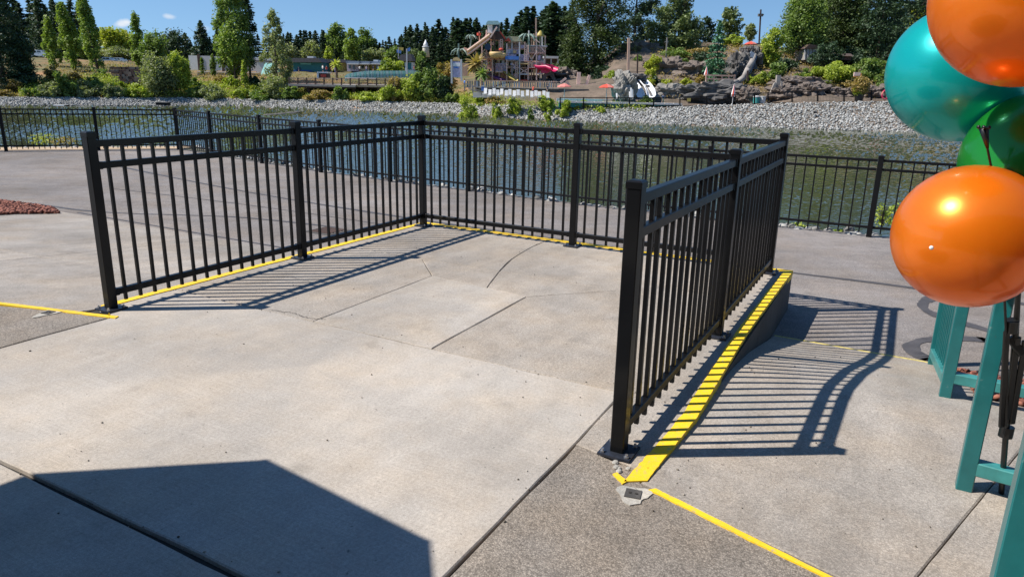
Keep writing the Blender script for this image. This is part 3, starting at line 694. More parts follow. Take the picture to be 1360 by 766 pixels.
ROWS = [-3, -.8, 0, .25, .5, .75, 1.0, 1.4] + [55 + i * 1.6 for i in range(0, 30)] + [105, 112, 122, 140, 170, 220, 300, 420]
def prof(px):
    w = onz(px, float(np.interp(px, wlx, wly)), WZ); Yw = w.y
    pyb = float(np.interp(px, bkx, bky)); Yb = Yw + 3 * KF
    for _ in range(12):
        zb = at(px, pyb, Yb).z; Yb = Yw + max(1.5 * KF, 2.3 * (zb - WZ))
    zb = at(px, pyb, Yb).z
    return Yw, Yb, zb
PX = list(range(-500, 1901, 20)); PR = {p: prof(p) for p in PX}
def zat(px, Y):
    px = max(-500, min(1899, px)); i = int((px + 500) // 20); f = ((px + 500) - i * 20) / 20
    a, b = PR[PX[i]], PR[PX[min(i + 1, len(PX) - 1)]]
    Yw, Yb, zb = [a[k] + (b[k] - a[k]) * f for k in range(3)]
    if Y <= Yw: return WZ + (Y - Yw) * .25
    if Y <= Yb: return WZ + (zb - WZ) * (Y - Yw) / (Yb - Yw)
    j = max(0, min(len(TX) - 2, int(np.searchsorted(TX, px)) - 1)); g = (px - TX[j]) / (TX[j + 1] - TX[j]); g = max(0, min(1, g)); g = g * g * (3 - 2 * g)
    def ev(k):
        T = [(Yb, zb)] + [(q[0] * KF, CAMH + (q[1] - CAMH) * KF) for q in TP[k] if q[0] * KF > Yb + 3]
        return float(np.interp(Y, [q[0] for q in T], [q[1] for q in T]))
    return ev(TK[j]) * (1 - g) + ev(TK[j + 1]) * g
def pxof(x, Y):
    d0 = ray(680, hor(680)); # solve along the horizon
    u = x / Y; px = 680 + u * FPX * 1.0
    for _ in range(3):
        d = ray(px, hor(px)); px += (u - d[0] / d[1]) * FPX * .96
    return px
def gz(x, Y): return zat(pxof(x, Y), Y)
def prof_c(px):
    i = min(len(PX) - 2, max(0, int((px + 500) // 20))); f = ((px + 500) - i * 20) / 20; a, b = PR[PX[i]], PR[PX[i + 1]]
    return [a[k] + (b[k] - a[k]) * f for k in range(3)]
V = []; PXT = list(range(-480, 1881, 12))
for Y in ROWS:
    for px in PXT:
        Yw, Yb, zb = prof(px) if Y < 2 else (0, 0, 0)
        Yy = Yw + (Yb - Yw) * Y if Y < 1 else (Yb + (Y - 1) * 4 if Y < 2 else Y)
        if Y < 0: Yy = Yw + Y * 2
        if Y >= 55: Yy = max(Y * KF, prof(px)[1] + 1.9 + (Y - 55) * .04)
        d = ray(px, hor(px)); x = d[0] / d[1] * Yy
        zz = zat(px, Yy)
        if Y >= 55: zz += .32 * math.sin(x * .35 + Yy * .2) * math.sin(Yy * .25 - x * .12) + random.uniform(-.12, .12)
        V.append((x, Yy, zz))
w_ = len(PXT); F = [(j * w_ + i, j * w_ + i + 1, (j + 1) * w_ + i + 1, (j + 1) * w_ + i) for j in range(len(ROWS) - 1) for i in range(w_ - 1)]
def terrain_mat():
    mt = bpy.data.materials.new('terrain_ground'); mt.use_nodes = True; t = mt.node_tree; L = t.links
    p = t.nodes['Principled BSDF']; p.inputs['Roughness'].default_value = .95
    tcn = NN(t, 'ShaderNodeTexCoord'); n = NN(t, 'ShaderNodeTexNoise', Scale=.12, Detail=6.0, Roughness=.65); L.new(tcn.outputs['Object'], n.inputs['Vector'])
    r = NN(t, 'ShaderNodeValToRGB'); L.new(n.outputs[0], r.inputs[0]); e = r.color_ramp.elements
    e[0].position = .36; e[0].color = (.10, .10, .035, 1); e[1].position = .68; e[1].color = (.33, .165, .07, 1)
    k = r.color_ramp.elements.new(.48); k.color = (.13, .115, .045, 1)
    # right-hand hill is grey-brown rock
    sx = NN(t, 'ShaderNodeSeparateXYZ'); L.new(tcn.outputs['Object'], sx.inputs[0])
    mr = NN(t, 'ShaderNodeMapRange'); mr.inputs[1].default_value = -4; mr.inputs[2].default_value = 8; L.new(sx.outputs[0], mr.inputs[0])
    n2 = NN(t, 'ShaderNodeTexNoise', Scale=.3, Detail=7.0, Roughness=.7); L.new(tcn.outputs['Object'], n2.inputs['Vector'])
    r2 = NN(t, 'ShaderNodeValToRGB'); L.new(n2.outputs[0], r2.inputs[0]); e = r2.color_ramp.elements
    e[0].position = .35; e[0].color = (.08, .065, .045, 1); e[1].position = .65; e[1].color = (.21, .155, .115, 1)
    mx = NN(t, 'ShaderNodeMix', data_type='RGBA'); L.new(mr.outputs[0], mx.inputs['Factor']); L.new(r.outputs[0], mx.inputs['A']); L.new(r2.outputs[0], mx.inputs['B'])
    L.new(mx.outputs['Result'], p.inputs['Base Color'])
    b = NN(t, 'ShaderNodeBump', Strength=1., Distance=.4); L.new(n2.outputs[0], b.inputs['Height']); L.new(b.outputs[0], p.inputs['Normal']); return mt
tm = npmesh('far_shore_terrain', V, F, terrain_mat()); to = struct(link('far_shore_terrain', tm))
# riprap
pts = []; szs = []
for k in range(30000):
    px = random.uniform(-90, 1340); Yw, Yb, zb = prof_c(px)
    s_ = random.uniform(-.02, 1.02); Yy = Yw + (Yb - Yw) * s_
    d = ray(px, hor(px)); x = d[0] / d[1] * Yy; pts.append((x, Yy, zat(px, Yy) + random.uniform(-.05, .16))); szs.append(random.uniform(.10, .17) + .13 * random.random() ** 3)
tag(stones(pts, szs, 'riprap', M['stone']), 'pale grey riprap boulders lining the far shore of the lake', 'riprap', kind='stuff')

# ================================================================== FENCES
def fence(name, label, posts, base_z, H, segs, rails, pk_bottom, npk, post_w=.064, pk_w=.02, rail_w=.034, rail_h=.038, plates=True, mt=None, loc=(0, 0, 0), rz=0, tops=None, cat='fence'):
    mt = mt or M['black']
    root = empty(name, loc, rz, label, cat)
    h = post_w / 2; pm = MB().bar((0, 0, 0), (0, 0, H), post_w, post_w, (0, 1, 0), .004).mesh('post', mt)
    cm = MB().prism([(-h - .003, -h - .003), (h + .003, -h - .003), (h + .003, h + .003), (-h - .003, h + .003)], H - .022, H + .004)
    q = h * .75; cm.add([(-h - .003, -h - .003, H + .004), (h + .003, -h - .003, H + .004), (h + .003, h + .003, H + .004), (-h - .003, h + .003, H + .004), (-q, -q, H + .011), (q, -q, H + .011), (q, q, H + .011), (-q, q, H + .011)], [(0, 1, 5, 4), (1, 2, 6, 5), (2, 3, 7, 6), (3, 0, 4, 7), (4, 5, 6, 7)])
    cm = cm.mesh('cap', mt)
    plm = MB().prism([(-.075, -.075), (.075, -.075), (.075, .075), (-.075, .075)], 0.002, .013).mesh('base_plate', M['plate'])
    bm_ = MB().tube((0, 0, .012), (0, 0, .022), .011, n=6).tube((0, 0, .02), (0, 0, .032), .006, n=6).mesh('bolt', M['bolt'])
    pkH = {}
    for i, p in enumerate(posts):
        po = link('post', pm, root, loc=(p[0], p[1], base_z)); d = Vector(posts[min(i + 1, len(posts) - 1)]) - Vector(posts[max(i - 1, 0)])
        po.rotation_euler = (random.uniform(-.006, .006), random.uniform(-.006, .006), math.atan2(d.y, d.x) if not plates else 0)
        link('cap', cm, po)
        if plates:
            link('base_plate', plm, po)
            for sx in (-1, 1):
                for sy in (-1, 1): link('bolt', bm_, po, loc=(sx * .056, sy * .056, 0))
    ptop = rails[0] - .01
    pkm = MB().bar((0, 0, pk_bottom), (0, 0, ptop), pk_w, pk_w, (0, 1, 0)).mesh('picket', mt)
    for (i, j) in segs:
        a = Vector(posts[i]); b = Vector(posts[j]); d = (b - a).normalized(); L_ = (b - a).length
        for z in rails:
            MB().bar((a.x + d.x * h, a.y + d.y * h, base_z + z), (b.x - d.x * h, b.y - d.y * h, base_z + z), rail_w, rail_h, (0, 0, 1), .003).build('rail', mt, root)
        if plates:
            for z in rails:
                for (q, s_) in ((a, 1), (b, -1)):
                    MB().bar((q.x + s_ * d.x * h, q.y + s_ * d.y * h, base_z + z), (q.x + s_ * d.x * (h + .03), q.y + s_ * d.y * (h + .03), base_z + z), rail_w + .007, rail_h + .007, (0, 0, 1), .003).build('bracket', mt, root)
        for k in range(1, npk + 1):
            p = a.lerp(b, k / (npk + 1)); o = link('picket', pkm, root, loc=(p.x, p.y, base_z)); o.rotation_euler = (random.uniform(-.0035, .0035), random.uniform(-.0035, .0035), math.atan2(d.y, d.x) + random.uniform(-.05, .05))
    return root
posts = [(0.04, 1.915), (1.885, 1.918), (3.773, 1.92), (3.773, .055), (3.768, -1.875), (1.80, -1.90), (-.03, -1.908)]
fence('metal_fence', 'black square post metal fence around three sides of the raised concrete landing', posts, .003, 1.215,
      [(0, 1), (1, 2), (2, 3), (3, 4), (4, 5), (5, 6)], (1.145, 1.0, .118), .045, 15, loc=ORG, rz=ANG, rail_w=.040, rail_h=.044)
lp = LK[1:17]
fence('metal_fence', 'long black metal fence running along the near edge of the lake', lp, -.36, 1.10,
      [(i, i + 1) for i in range(len(lp) - 1)], (1.045, .925, .135), .05, 16, post_w=.07, pk_w=.018, rail_w=.03, rail_h=.034, plates=False, mt=M['blackfar'])

# ---- teal railing on the right
tr = empty('teal_railing', ab(.6, 3.27, 0), ANG, 'teal painted steel railing with square posts at the right edge', 'railing')
def tl_(a, b, z): return Vector((a - .6, -(b - 3.27), z))
def tpost(a, b, z0, z1, w=.07, name='post'):
    o = MB().bar(tl_(a, b, z0), tl_(a, b, z1), w, w, (0, 1, 0), .004).build(name, M['teal'], tr)
    MB().bar(tl_(a, b, z1 + .0005), tl_(a, b, z1 + .012), w + .008, w + .008, (0, 1, 0), .003).build('cap', M['teal'], o)
    return o
tpost(-.60, 3.29, .0, 1.04, .07); tpost(.50, 3.27, -.04, .98, .062); tpost(1.80, 3.235, -.12, .92, .062); tpost(3.06, 3.21, -.37, .68, .055)
tpost(.60, 3.50, -.05, .95, .05); tpost(1.75, 4.5, -.12, .92, .07); tpost(.35, 4.6, -.04, .96, .07)
def trail(p, q, w=.06, h=.06, mt='teal', name='rail'): MB().bar(p, q, w, h, (0, 0, 1), .004).build(name, M[mt], tr)
trail(tl_(.50, 3.298, .08), tl_(.35, 4.6, .08), mt='teallight'); trail(tl_(.50, 3.298, .90), tl_(.35, 4.6, .90), mt='teallight')
trail(tl_(1.80, 3.262, .01), tl_(1.75, 4.5, .0), mt='teallight'); trail(tl_(1.80, 3.28, .84), tl_(1.75, 4.5, .84))
trail(tl_(1.845, 3.233, -.02), tl_(3.025, 3.212, -.25), mt='teallight'); trail(tl_(1.845, 3.233, .84), tl_(3.025, 3.212, .60), .05, .06)
trail(tl_(-.62, 3.35, 1.0), tl_(-1.9, 3.4, 1.0)); trail(tl_(-.62, 3.35, .1), tl_(-1.9, 3.4, .1)); tpost(-1.95, 3.42, 0, 1.06)
for k in range(9):
    a = 1.845 + (k + 1) * .118; z = -.02 - .23 * (k + 1) / 10; b = 3.233 - .021 * (k + 1) / 10
    MB().bar(tl_(a, b, z + .02), tl_(a, b, z + .85), .02, .02, (0, 1, 0)).build('picket', M['teal'], tr)
# mulch bed beyond the railing, mulch bed far left
def mulch(name, P, N, label, sz=(.012, .03)):
    pts = []; szs = []
    mnx = min(p[0] for p in P); mxx = max(p[0] for p in P); mny = min(p[1] for p in P); mxy = max(p[1] for p in P)
    def inside(x, y):
        c = False
        for i in range(len(P)):
            x1, y1 = P[i]; x2, y2 = P[i - 1]
            if (y1 > y) != (y2 > y) and x < (x2 - x1) * (y - y1) / (y2 - y1) + x1: c = not c
        return c
    while len(pts) < N:
        a = random.uniform(mnx, mxx); b = random.uniform(mny, mxy)
        if inside(a, b):
            w = ab(a, b); pts.append((w.x, w.y, zramp(a, b) + random.uniform(.0, .035))); szs.append(random.uniform(*sz))
    tag(stones(pts, szs, name, M['mulch'], .5), label, 'mulch', kind='stuff')
mulch('bark_mulch', [(1.93, 3.40), (2.9, 3.36), (2.9, 5.2), (1.93, 5.2)], 3800, 'reddish bark mulch in the bed behind the teal railing')
mulch('bark_mulch', [(1.6, -8.12), (2.5, -8.0), (2.98, -7.75), (3.2, -8.3), (3.1, -9.6), (2.95, -10.6), (1.9, -10.6)], 9000, 'reddish bark mulch bed at the left edge of the paving', (.014, .034))
mb = MB(); mb.prism(abl([(1.6, -12), (2.8, -12), (3.1, -9.6), (3.15, -8.3), (2.93, -7.8), (2.45, -8.05), (1.6, -8.13)]) if False else [(a, -b) for a, b in [(1.6, -8.13), (2.45, -8.05), (2.93, -7.8), (3.15, -8.3), (3.1, -9.6), (2.8, -12), (1.6, -12)]], -.5, -.33)
mo = mb.build('mulch_bed_soil', M['joint']); mo.location = ORG; mo.rotation_euler = (0, 0, ANG); bm_fix(mo); struct(mo)

# ---- balloons
def balloon(px, py, Y, r, mname, label, axis, sx=1.0, sq=1.0):
    c = at(px, py, Y); root = empty('balloon', c, 0, label, 'balloon', None)
    prof = []
    for i in range(33):
        t = math.pi * i / 32; rr_ = math.sin(t); z = -math.cos(t)
        if z < 0: rr_ *= 1 - .10 * (-z) ** 3; z *= 1.10
        prof.append((max(.001, rr_ * r * sq), z * r * sx))
    b = MB(); b.lathe(prof, 48); body = b.build('body', M[mname], root, smooth=True)
    q = Vector(axis).normalized().to_track_quat('Z', 'Y'); body.rotation_mode = 'QUATERNION'; body.rotation_quaternion = q
    z0 = -1.10 * r * sx
    k = MB().lathe([(.004, z0 + .004), (.008, z0 - .004), (.006, z0 - .012), (.013, z0 - .024), (.011, z0 - .026)], 12).build('knot', M[mname], body, smooth=True)
    return root
M['b_or'] = balloon_mat('orange_pearl_latex', (.98, .245, .008), .25)
M['b_te'] = balloon_mat('teal_pearl_latex', (.003, .50, .48), .2)
M['b_gr'] = balloon_mat('green_pearl_latex', (.015, .30, .03), .2)
BY = 2.15
balloon(1287, 314.5, BY, .213, 'b_or', 'glossy orange balloon lowest of the cluster, in front of the teal railing', (-.6, -.4, -.2))
balloon(1271, 98, BY + .42, .218, 'b_te', 'glossy teal balloon leaning left between the two orange ones', (-.75, .1, .62), 1.03)
balloon(1376, 214, BY + .16, .213, 'b_gr', 'glossy green balloon at the right edge behind the lower orange balloon', (.6, .5, .4))
balloon(1368, -8, BY - .05, .243, 'b_or', 'glossy orange balloon topmost of the cluster, cut by the frame corner', (-.2, .2, -.9))
MB().ball((0, 0, 0), .006, 8).build('nozzle_plug', M['white'], None)
o = bpy.data.objects['nozzle_plug']; c = at(1237, 329, BY - .185); o.location = c; tag(o, 'tiny white plug stuck on the lower orange balloon', 'plug')

# ---- folded black stand with balloon stick
st = empty('folded_stand', onz(1328, 672, -.10), 0, 'black folded tripod stand leaning by the teal railing post and carrying the balloons', 'stand')
O0 = st.location
def sp(px, py, Y): return at(px, py, Y) - O0
foot = Vector((0, 0, 0)); foot.z = .0
p1 = sp(1336, 575, 2.64); p2 = sp(1347, 470, 2.58); p3 = sp(1352, 395, 2.54); p4 = sp(1366, 230, 2.45)
MB().path([foot + Vector((0, 0, .012)), p1], .011, 10).build('pole', M['plastic'], st)
MB().path([p1, p2, p3, p4], [.011, .012, .009, .009], 10).build('mast', M['plastic'], st)
MB().tube(foot, foot + Vector((0, 0, .03)), .016, n=10).build('foot', M['plastic'], st)
MB().tube(p1 - Vector((0, 0, .015)), p1 + Vector((0, 0, .03)), .026, n=10).build('collar', M['plastic'], st)
for (x0, y0, x1, y1) in ((1330, 566, 1337, 440), (1344, 562, 1362, 452), (1338, 556, 1352, 448)):
    MB().bar(sp(x0, y0, 2.62), sp(x1, y1, 2.56), .022, .012, (0, 1, 0), .003).build('leg', M['plastic'], st)
MB().bar(sp(1341, 448, 2.57), sp(1358, 470, 2.56), .03, .012, (0, 1, 0), .003).build('brace', M['plastic'], st)
MB().tube(sp(1343, 440, 2.56), sp(1345, 425, 2.55), .022, n=10).build('collar', M['plastic'], st)
MB().path([sp(1336, 568, 2.61), sp(1338, 480, 2.58), sp(1334, 390, 2.52), sp(1322, 260, 2.42)], .0045, 6).build('stick', M['plastic'], st)
# balloon stick with cup
cst = empty('balloon_stick', at(1319, 232, 2.17), 0, 'short black balloon stick with a scalloped cup holding the teal balloon', 'balloon stick')
O1 = cst.location
MB().tube(at(1322, 250, 2.17) - O1, at(1311, 195, 2.15) - O1, .0035, n=8).build('stick', M['plastic'], cst)
cup = MB(); a = at(1311.5, 197, 2.15) - O1; b = at(1306.5, 170, 2.15) - O1; cup.tube(a, b, .004, .013, 10)
for i in range(6):
    t = i / 6 * 2 * math.pi; cup.ball(tuple(b + Vector((.015 * math.cos(t), .015 * math.sin(t), .002))), .0055, 7)
cup.build('cup', M['plastic'], cst, smooth=True)

# ---- unseen building added to cut sky light and deepen near shade (balloons reflect it)
bb = empty('sky_blocker', (0, -3.4, 0), 0, 'long brown timber block with dark windows, added unseen behind the camera to block sky', 'building')
MB().box((0, -3, 2.4), (26, 6, 5.4)).build('wall', M['woodd'], bb)
rf_ = MB().box((0, -2.6, 5.3), (27, 7.4, .3)).build('roof', M['greyroof'], bb)
MB().box((0, 1.05, 5.3), (27, .08, .36)).build('gutter', M['greyshade'], rf_)
for i in range(7):
    w_b = MB().box((-10.5 + i * 3.5, .02, 1.7), (1.9, .08, 1.9)).build('window', M['glass'], bb)
    for s_ in (-1, 0, 1): MB().box((-10.5 + i * 3.5 + s_ * .98, .05, 1.7), (.08, .1, 2.0)).build('frame', M['greyshade'], w_b)
# ---- patio umbrella behind the camera to the left, whose shade falls on the slab
uc = Vector((-1.325, 1.60, 0)); uh = 2.2
ctr = uc + Vector((sd.x, sd.y, 0)) / sd.z * uh
um = empty('patio_umbrella', (ctr.x, ctr.y, 0), R(9.4 + 22.5), 'dark green octagonal patio umbrella shading the paving beside the camera', 'umbrella')
Rr = 1.24
cn = MB(); rim = [(Rr * math.cos(i * math.pi / 4), Rr * math.sin(i * math.pi / 4), uh) for i in range(8)]; mid = [(x * .5, y * .5, uh + .30) for x, y, z in rim]
vs = [(0, 0, uh + .5)] + mid + rim + [(x, y, uh - .10) for x, y, z in rim]
fs = [(0, 1 + i, 1 + (i + 1) % 8) for i in range(8)] + [(1 + i, 9 + i, 9 + (i + 1) % 8, 1 + (i + 1) % 8) for i in range(8)]
cn.add(vs, fs); cn.build('canopy', M['fabric'], um)
MB().tube((0, 0, .06), (0, 0, uh + .55), .022, n=12).build('pole', M['greyroof'], um)
MB().lathe([(.26, 0), (.26, .05), (.05, .09), (.04, .2)], 20).build('base', M['greyroof'], um)
for i in range(8):
    x, y, z = rim[i]; MB().bar((x, y, z - .012), (0, 0, uh + .47), .018, .018).build('rib', M['wood'], um)
    MB().bar((x * .5, y * .5, uh + .26), (0, 0, uh - .15), .014, .014).build('strut', M['wood'], um)

# ================================================================== VEGETATION
def leaves(C, sz, up=.45, squash=1.0):
    C = np.asarray(C, dtype=float); N = len(C); sz = np.broadcast_to(np.asarray(sz, dtype=float), (N,))
    nv = rng.normal(size=(N, 3)); nv[:, 2] = np.abs(nv[:, 2]) + up; nv /= np.linalg.norm(nv, axis=1)[:, None]
    t = rng.normal(size=(N, 3)); t -= (t * nv).sum(1)[:, None] * nv; t /= np.linalg.norm(t, axis=1)[:, None]; b = np.cross(nv, t)
    s = sz[:, None] * rng.uniform(.6, 1.25, (N, 1)); w = s * rng.uniform(.4, .75, (N, 1))
    V = np.stack([C - t * s, C - b * w * .9 + nv * s * .12, C + t * s, C + b * w + nv * s * .12], 1)
    return V.reshape(-1, 3), (np.arange(N * 4).reshape(N, 4))
def inball(n):
    v = rng.normal(size=(n, 3)); v /= np.linalg.norm(v, axis=1)[:, None]; return v * rng.uniform(0, 1, (n, 1)) ** (1 / 2.2)
def crown_pts(kind, h, r, n, base):
    """h: total height, r: radius, n leaves, base: crown bottom fraction"""
    out_ = []
    H = h * (1 - base); z0 = h * base
    if kind in ('conifer', 'cedar', 'pine'):
        lv = {'conifer': 22, 'cedar': 26, 'pine': 12}[kind]; per = {'conifer': 8, 'cedar': 9, 'pine': 6}[kind]
        br = []
        for i in range(lv):
            f = (i + random.uniform(-.35, .35)) / lv; f = min(max(f, 0), .99)
            for k in range(per):
                a = random.uniform(0, 6.28)
                if kind == 'pine': L_ = r * (.35 + .65 * math.sin(math.pi * min(1, .18 + f * .85))) * random.uniform(.55, 1.1)
                else: L_ = r * (1 - f) ** (.8 if kind == 'conifer' else .62) * random.uniform(.6, 1.12) + r * .04
                br.append((f, a, L_))
        tot = sum(b[2] for b in br)
        for f, a, L_ in br:
            m_ = max(4, int(n * L_ / tot)); u = rng.uniform(.12, 1.0, m_) ** .8
            z = z0 + f * H - u * L_ * {'conifer': .42, 'cedar': .5, 'pine': -.12}[kind] + (u ** 2) * L_ * .18
            sp_ = L_ * .16 * (1.15 - u) + r * .035
            x = np.cos(a) * u * L_ + rng.normal(size=m_) * sp_; y = np.sin(a) * u * L_ + rng.normal(size=m_) * sp_
            z = z + rng.normal(size=m_) * r * (.035 if kind != 'pine' else .075) - np.abs(rng.normal(size=m_)) * r * .03
            out_.append(np.stack([x, y, z], 1))
        m_ = int(n * .04) + 3; zz = rng.uniform(.80, 1.0, m_); out_.append(np.stack([rng.normal(size=m_) * r * .03, rng.normal(size=m_) * r * .03, z0 + zz * H], 1))
    else:
        nc = {'poplar': 60, 'broad': 42, 'bush': 22, 'airy': 55, 'palm': 1}[kind]
        for k in range(nc):
            if kind == 'poplar':
                f = random.random() ** .9; rad = r * (math.sin(math.pi * min(.97, .12 + f * .86)) ** .75) * (1 - .25 * f)
                a = random.uniform(0, 6.28); q = math.sqrt(random.random()) * rad * .82
                c = (math.cos(a) * q, math.sin(a) * q, z0 + f * H * .95); cr_ = (r * .24, r * .24, H * .075)
            elif kind == 'airy':
                f = random.random(); rad = r * (1 - f) ** .55 * (.55 + .45 * min(1, f * 5))
                a = random.uniform(0, 6.28); q = math.sqrt(random.random()) * rad
                c = (math.cos(a) * q, math.sin(a) * q, z0 + f * H * .95); cr_ = (r * .17, r * .17, H * .06)
            else:
                v = inball(1)[0] * .8; v[2] = v[2] if kind != 'bush' else abs(v[2]) * 1.05 - .18
                c = (v[0] * r, v[1] * r, z0 + (H * .5 + v[2] * H * .5 if kind == 'broad' else (v[2] + .14) * H * 1.12)); cr_ = (r * .30, r * .30, min(H * .22, r * .4))
            m_ = int(n / nc * random.uniform(.5, 1.6)); p = inball(m_) * np.array(cr_) * random.uniform(.7, 1.25) + np.array(c); out_.append(p)
        if kind in ('broad', 'airy', 'poplar'):
            m_ = n // 9; v = inball(m_); e = v.copy(); e[:, 0] *= r * 1.0; e[:, 1] *= r * 1.0; e[:, 2] = z0 + H * .5 + v[:, 2] * H * .5
            if kind != 'broad': e[:, 0] *= .75; e[:, 1] *= .75
            out_.append(e)
    P = np.concatenate(out_)
    P[:, 2] = np.maximum(P[:, 2], .03)
    return P
def tree_meshes(kind, h, r, n, leaf, mt, base=.12, lean=0.):
    n = int(n * 1.35); leaf *= .82
    P = crown_pts(kind, h, r, n, base)
    if lean: P[:, 0] += lean * P[:, 2]
    V, F_ = leaves(P, leaf, up=.45 if kind not in ('conifer', 'cedar') else .7)
    cm = npmesh('crown', V, F_, LM[mt])
    tb = MB(); tr_ = max(.1, h * .013) if kind != 'bush' else .06
    top = h * (.93 if kind in ('conifer', 'cedar', 'pine', 'poplar', 'airy') else .62)
    pts_ = [(lean * 0, 0, -.3)] + [(lean * top * f + random.uniform(-.1, .1) * tr_ * 3, random.uniform(-.1, .1) * tr_ * 3, top * f) for f in (.25, .5, .75, 1)]
    tb.path(pts_, [tr_ * 1.25, tr_, tr_ * .75, tr_ * .5, tr_ * .15], 7)
    nl = {'bush': 5, 'broad': 8, 'airy': 9, 'poplar': 6, 'pine': 10, 'conifer': 5, 'cedar': 4}[kind]
    for k in range(nl):
        f = random.uniform(max(.15, base * .9), .8); a = random.uniform(0, 6.28); L_ = r * random.uniform(.45, .85) * (1 if kind not in ('poplar',) else .6)
        if kind == 'bush': f = random.uniform(0, .15)
        q = Vector((lean * top * f, 0, top * f)); e = q + Vector((math.cos(a) * L_, math.sin(a) * L_, L_ * random.uniform(.3, .9)))
        tb.tube(q, e, tr_ * .4, tr_ * .1, 5)
    return cm, tb.mesh('trunk', M['bark'])
def hitY(px, pyb):
    y0 = prof_c(px)[1] + 1.2; Y = y0
    while Y < 190:
        if zat(px, Y) >= at(px, pyb, Y).z: return max(y0, Y)
        Y += .5
    return y0
def tree(kind, px, pyb, pyt, wpx, Y, mt, label, cat='tree', group=None, n=3000, base=.12, lean=0., leafpx=2.1, name=None, gzbase=True, sqy=1.0):
    if kind == 'bush' and (px > 862 or px < 345):
        Y = hitY(px, pyb) / KF
    elif Y > 61.9:
        Y = max(Y, (prof_c(px)[1] + (2.5 if kind != 'bush' else 1.2)) / KF)
    p = far(px, pyb, Y); zg = gz(p.x, p.y)
    top = far(px, pyt, Y).z
    z0 = min(zg, p.z) if gzbase else p.z
    h = top - z0; r = wpx * mpp(Y) / 2
    cm, tmh = tree_meshes(kind, h, r, n, leafpx * mpp(Y), mt, base, lean)
    nm = name or {'conifer': 'conifer_tree', 'cedar': 'conifer_tree', 'pine': 'pine_tree', 'poplar': 'poplar_tree', 'broad': 'broadleaf_tree', 'airy': 'birch_tree', 'bush': 'bush'}[kind]
    root = empty(nm, (p.x, p.y, z0), random.uniform(0, 6) if not lean else 0, label, cat, group)
    o = link('trunk', tmh, root); c = link('crown', cm, root); return root
# --- near-left trees
tree('cedar', 8, 124, -90, 98, 70, 'dark', 'big dark tree filling the left edge of the far bank', n=15000, base=.04)
tree('broad', 30, 110, 20, 40, 72, 'dark', 'dark leafy tree merging into the right of the big dark left tree', n=4500, base=.1)
tree('broad', 34, 124, 84, 36, 71, 'dark', 'low dark leafy tree at the foot of the big dark tree at far left', n=2500, base=.05)
tree('poplar', 75, 100, 22, 25, 82, 'pop', 'leftmost of the three leaning poplars', n=2200, lean=-.04, base=.1)
tree('poplar', 102, 98, 3, 31, 80, 'pop', 'middle one of the three leaning poplars on the left', n=3600, lean=-.10, base=.1)
tree('poplar', 131, 96, -16, 30, 79, 'pop', 'tallest, rightmost of the three leaning poplars', n=4000, lean=-.12, base=.06)
tree('conifer', 60, 88, 2, 46, 100, 'dark', 'dark conifer behind the leftmost leaning poplar', n=3500)
tree('conifer', 82, 86, -6, 36, 104, 'dark', 'dark conifer behind the middle leaning poplar', n=3500)
tree('conifer', 104, 86, -8, 34, 106, 'dark', 'dark conifer behind the tallest leaning poplar', n=2800)
tree('broad', 118, 84, 48, 42, 98, 'mid', 'rounded mid green tree behind the tallest poplar', n=2200)
tree('broad', 153, 84, 34, 38, 96, 'yel', 'yellow-green rounded tree just right of the tallest leaning poplar', n=3000, base=.25)
tree('broad', 171, 84, 39, 32, 99, 'yel', 'paler yellow-green tree behind the slender poplar', n=2200, base=.25)
tree('broad', 164, 88, 62, 60, 95, 'grey', 'low spreading grey green tree over the parked blue cars', n=2600, base=.35)
tree('poplar', 186, 97, 17, 25, 86, 'pop', 'slender poplar standing alone right of the yellow trees', n=2600, lean=.02, base=.12)
tree('broad', 211, 108, 36, 42, 84, 'mid', 'leafy green tree between the slender poplar and the bright young tree', n=4200, base=.1)
tree('broad', 232, 92, 36, 44, 100, 'dark', 'dark rounded tree behind the bright young tree', n=3200)
tree('broad', 213, 131, 74, 56, 66, 'grey', 'large dark round bush-like tree on the bank above the riprap', n=6500, base=.02)
tree('broad', 241, 130, 66, 33, 67, 'bright', 'bright young green tree beside the large dark round one', n=4200, base=.06)
tree('conifer', 271, 86, 28, 44, 112, 'dark', 'broad dark conifer above the white fence panels', n=4200, base=.1)
tree('conifer', 292, 86, 40, 30, 114, 'dark', 'shorter dark conifer right of the broad one above the white fence', n=2600)
tree('conifer', 249, 84, 44, 28, 116, 'dark', 'small dark conifer left of the broad one above the white fence', n=2200)
tree('poplar', 284, 100, 72, 11, 84, 'mid', 'small slim green tree in front of the white fence panels', n=600, leafpx=1.8)
tree('poplar', 270, 102, 76, 8, 84, 'mid', 'thin sapling left of the slim tree before the white fence', n=260, leafpx=1.8)
tree('poplar', 314, 112, -40, 62, 80, 'mid', 'very tall cottonwood right of the white fence', n=12000, base=.1)
tree('broad', 313, 112, 28, 42, 78, 'pop', 'lighter leafy tree at the front of the tall cottonwood', n=3800, base=.28)
tree('poplar', 333, 110, -14, 34, 82, 'dark', 'dark narrow tree leaning against the right of the tall cottonwood', n=3000, base=.2)
tree('poplar', 326, 116, 80, 12, 76, 'bright', 'yellow-green sapling under the tall cottonwood', n=500)
tree('airy', 369, 122, 10, 50, 75, 'grey', 'airy light green birch in front of the teal tent', n=5600, base=.03, leafpx=1.9)
tree('bush', 366, 124, 96, 44, 73, 'grey', 'grey green shrub at the foot of the airy birch', 'bush', n=1400)
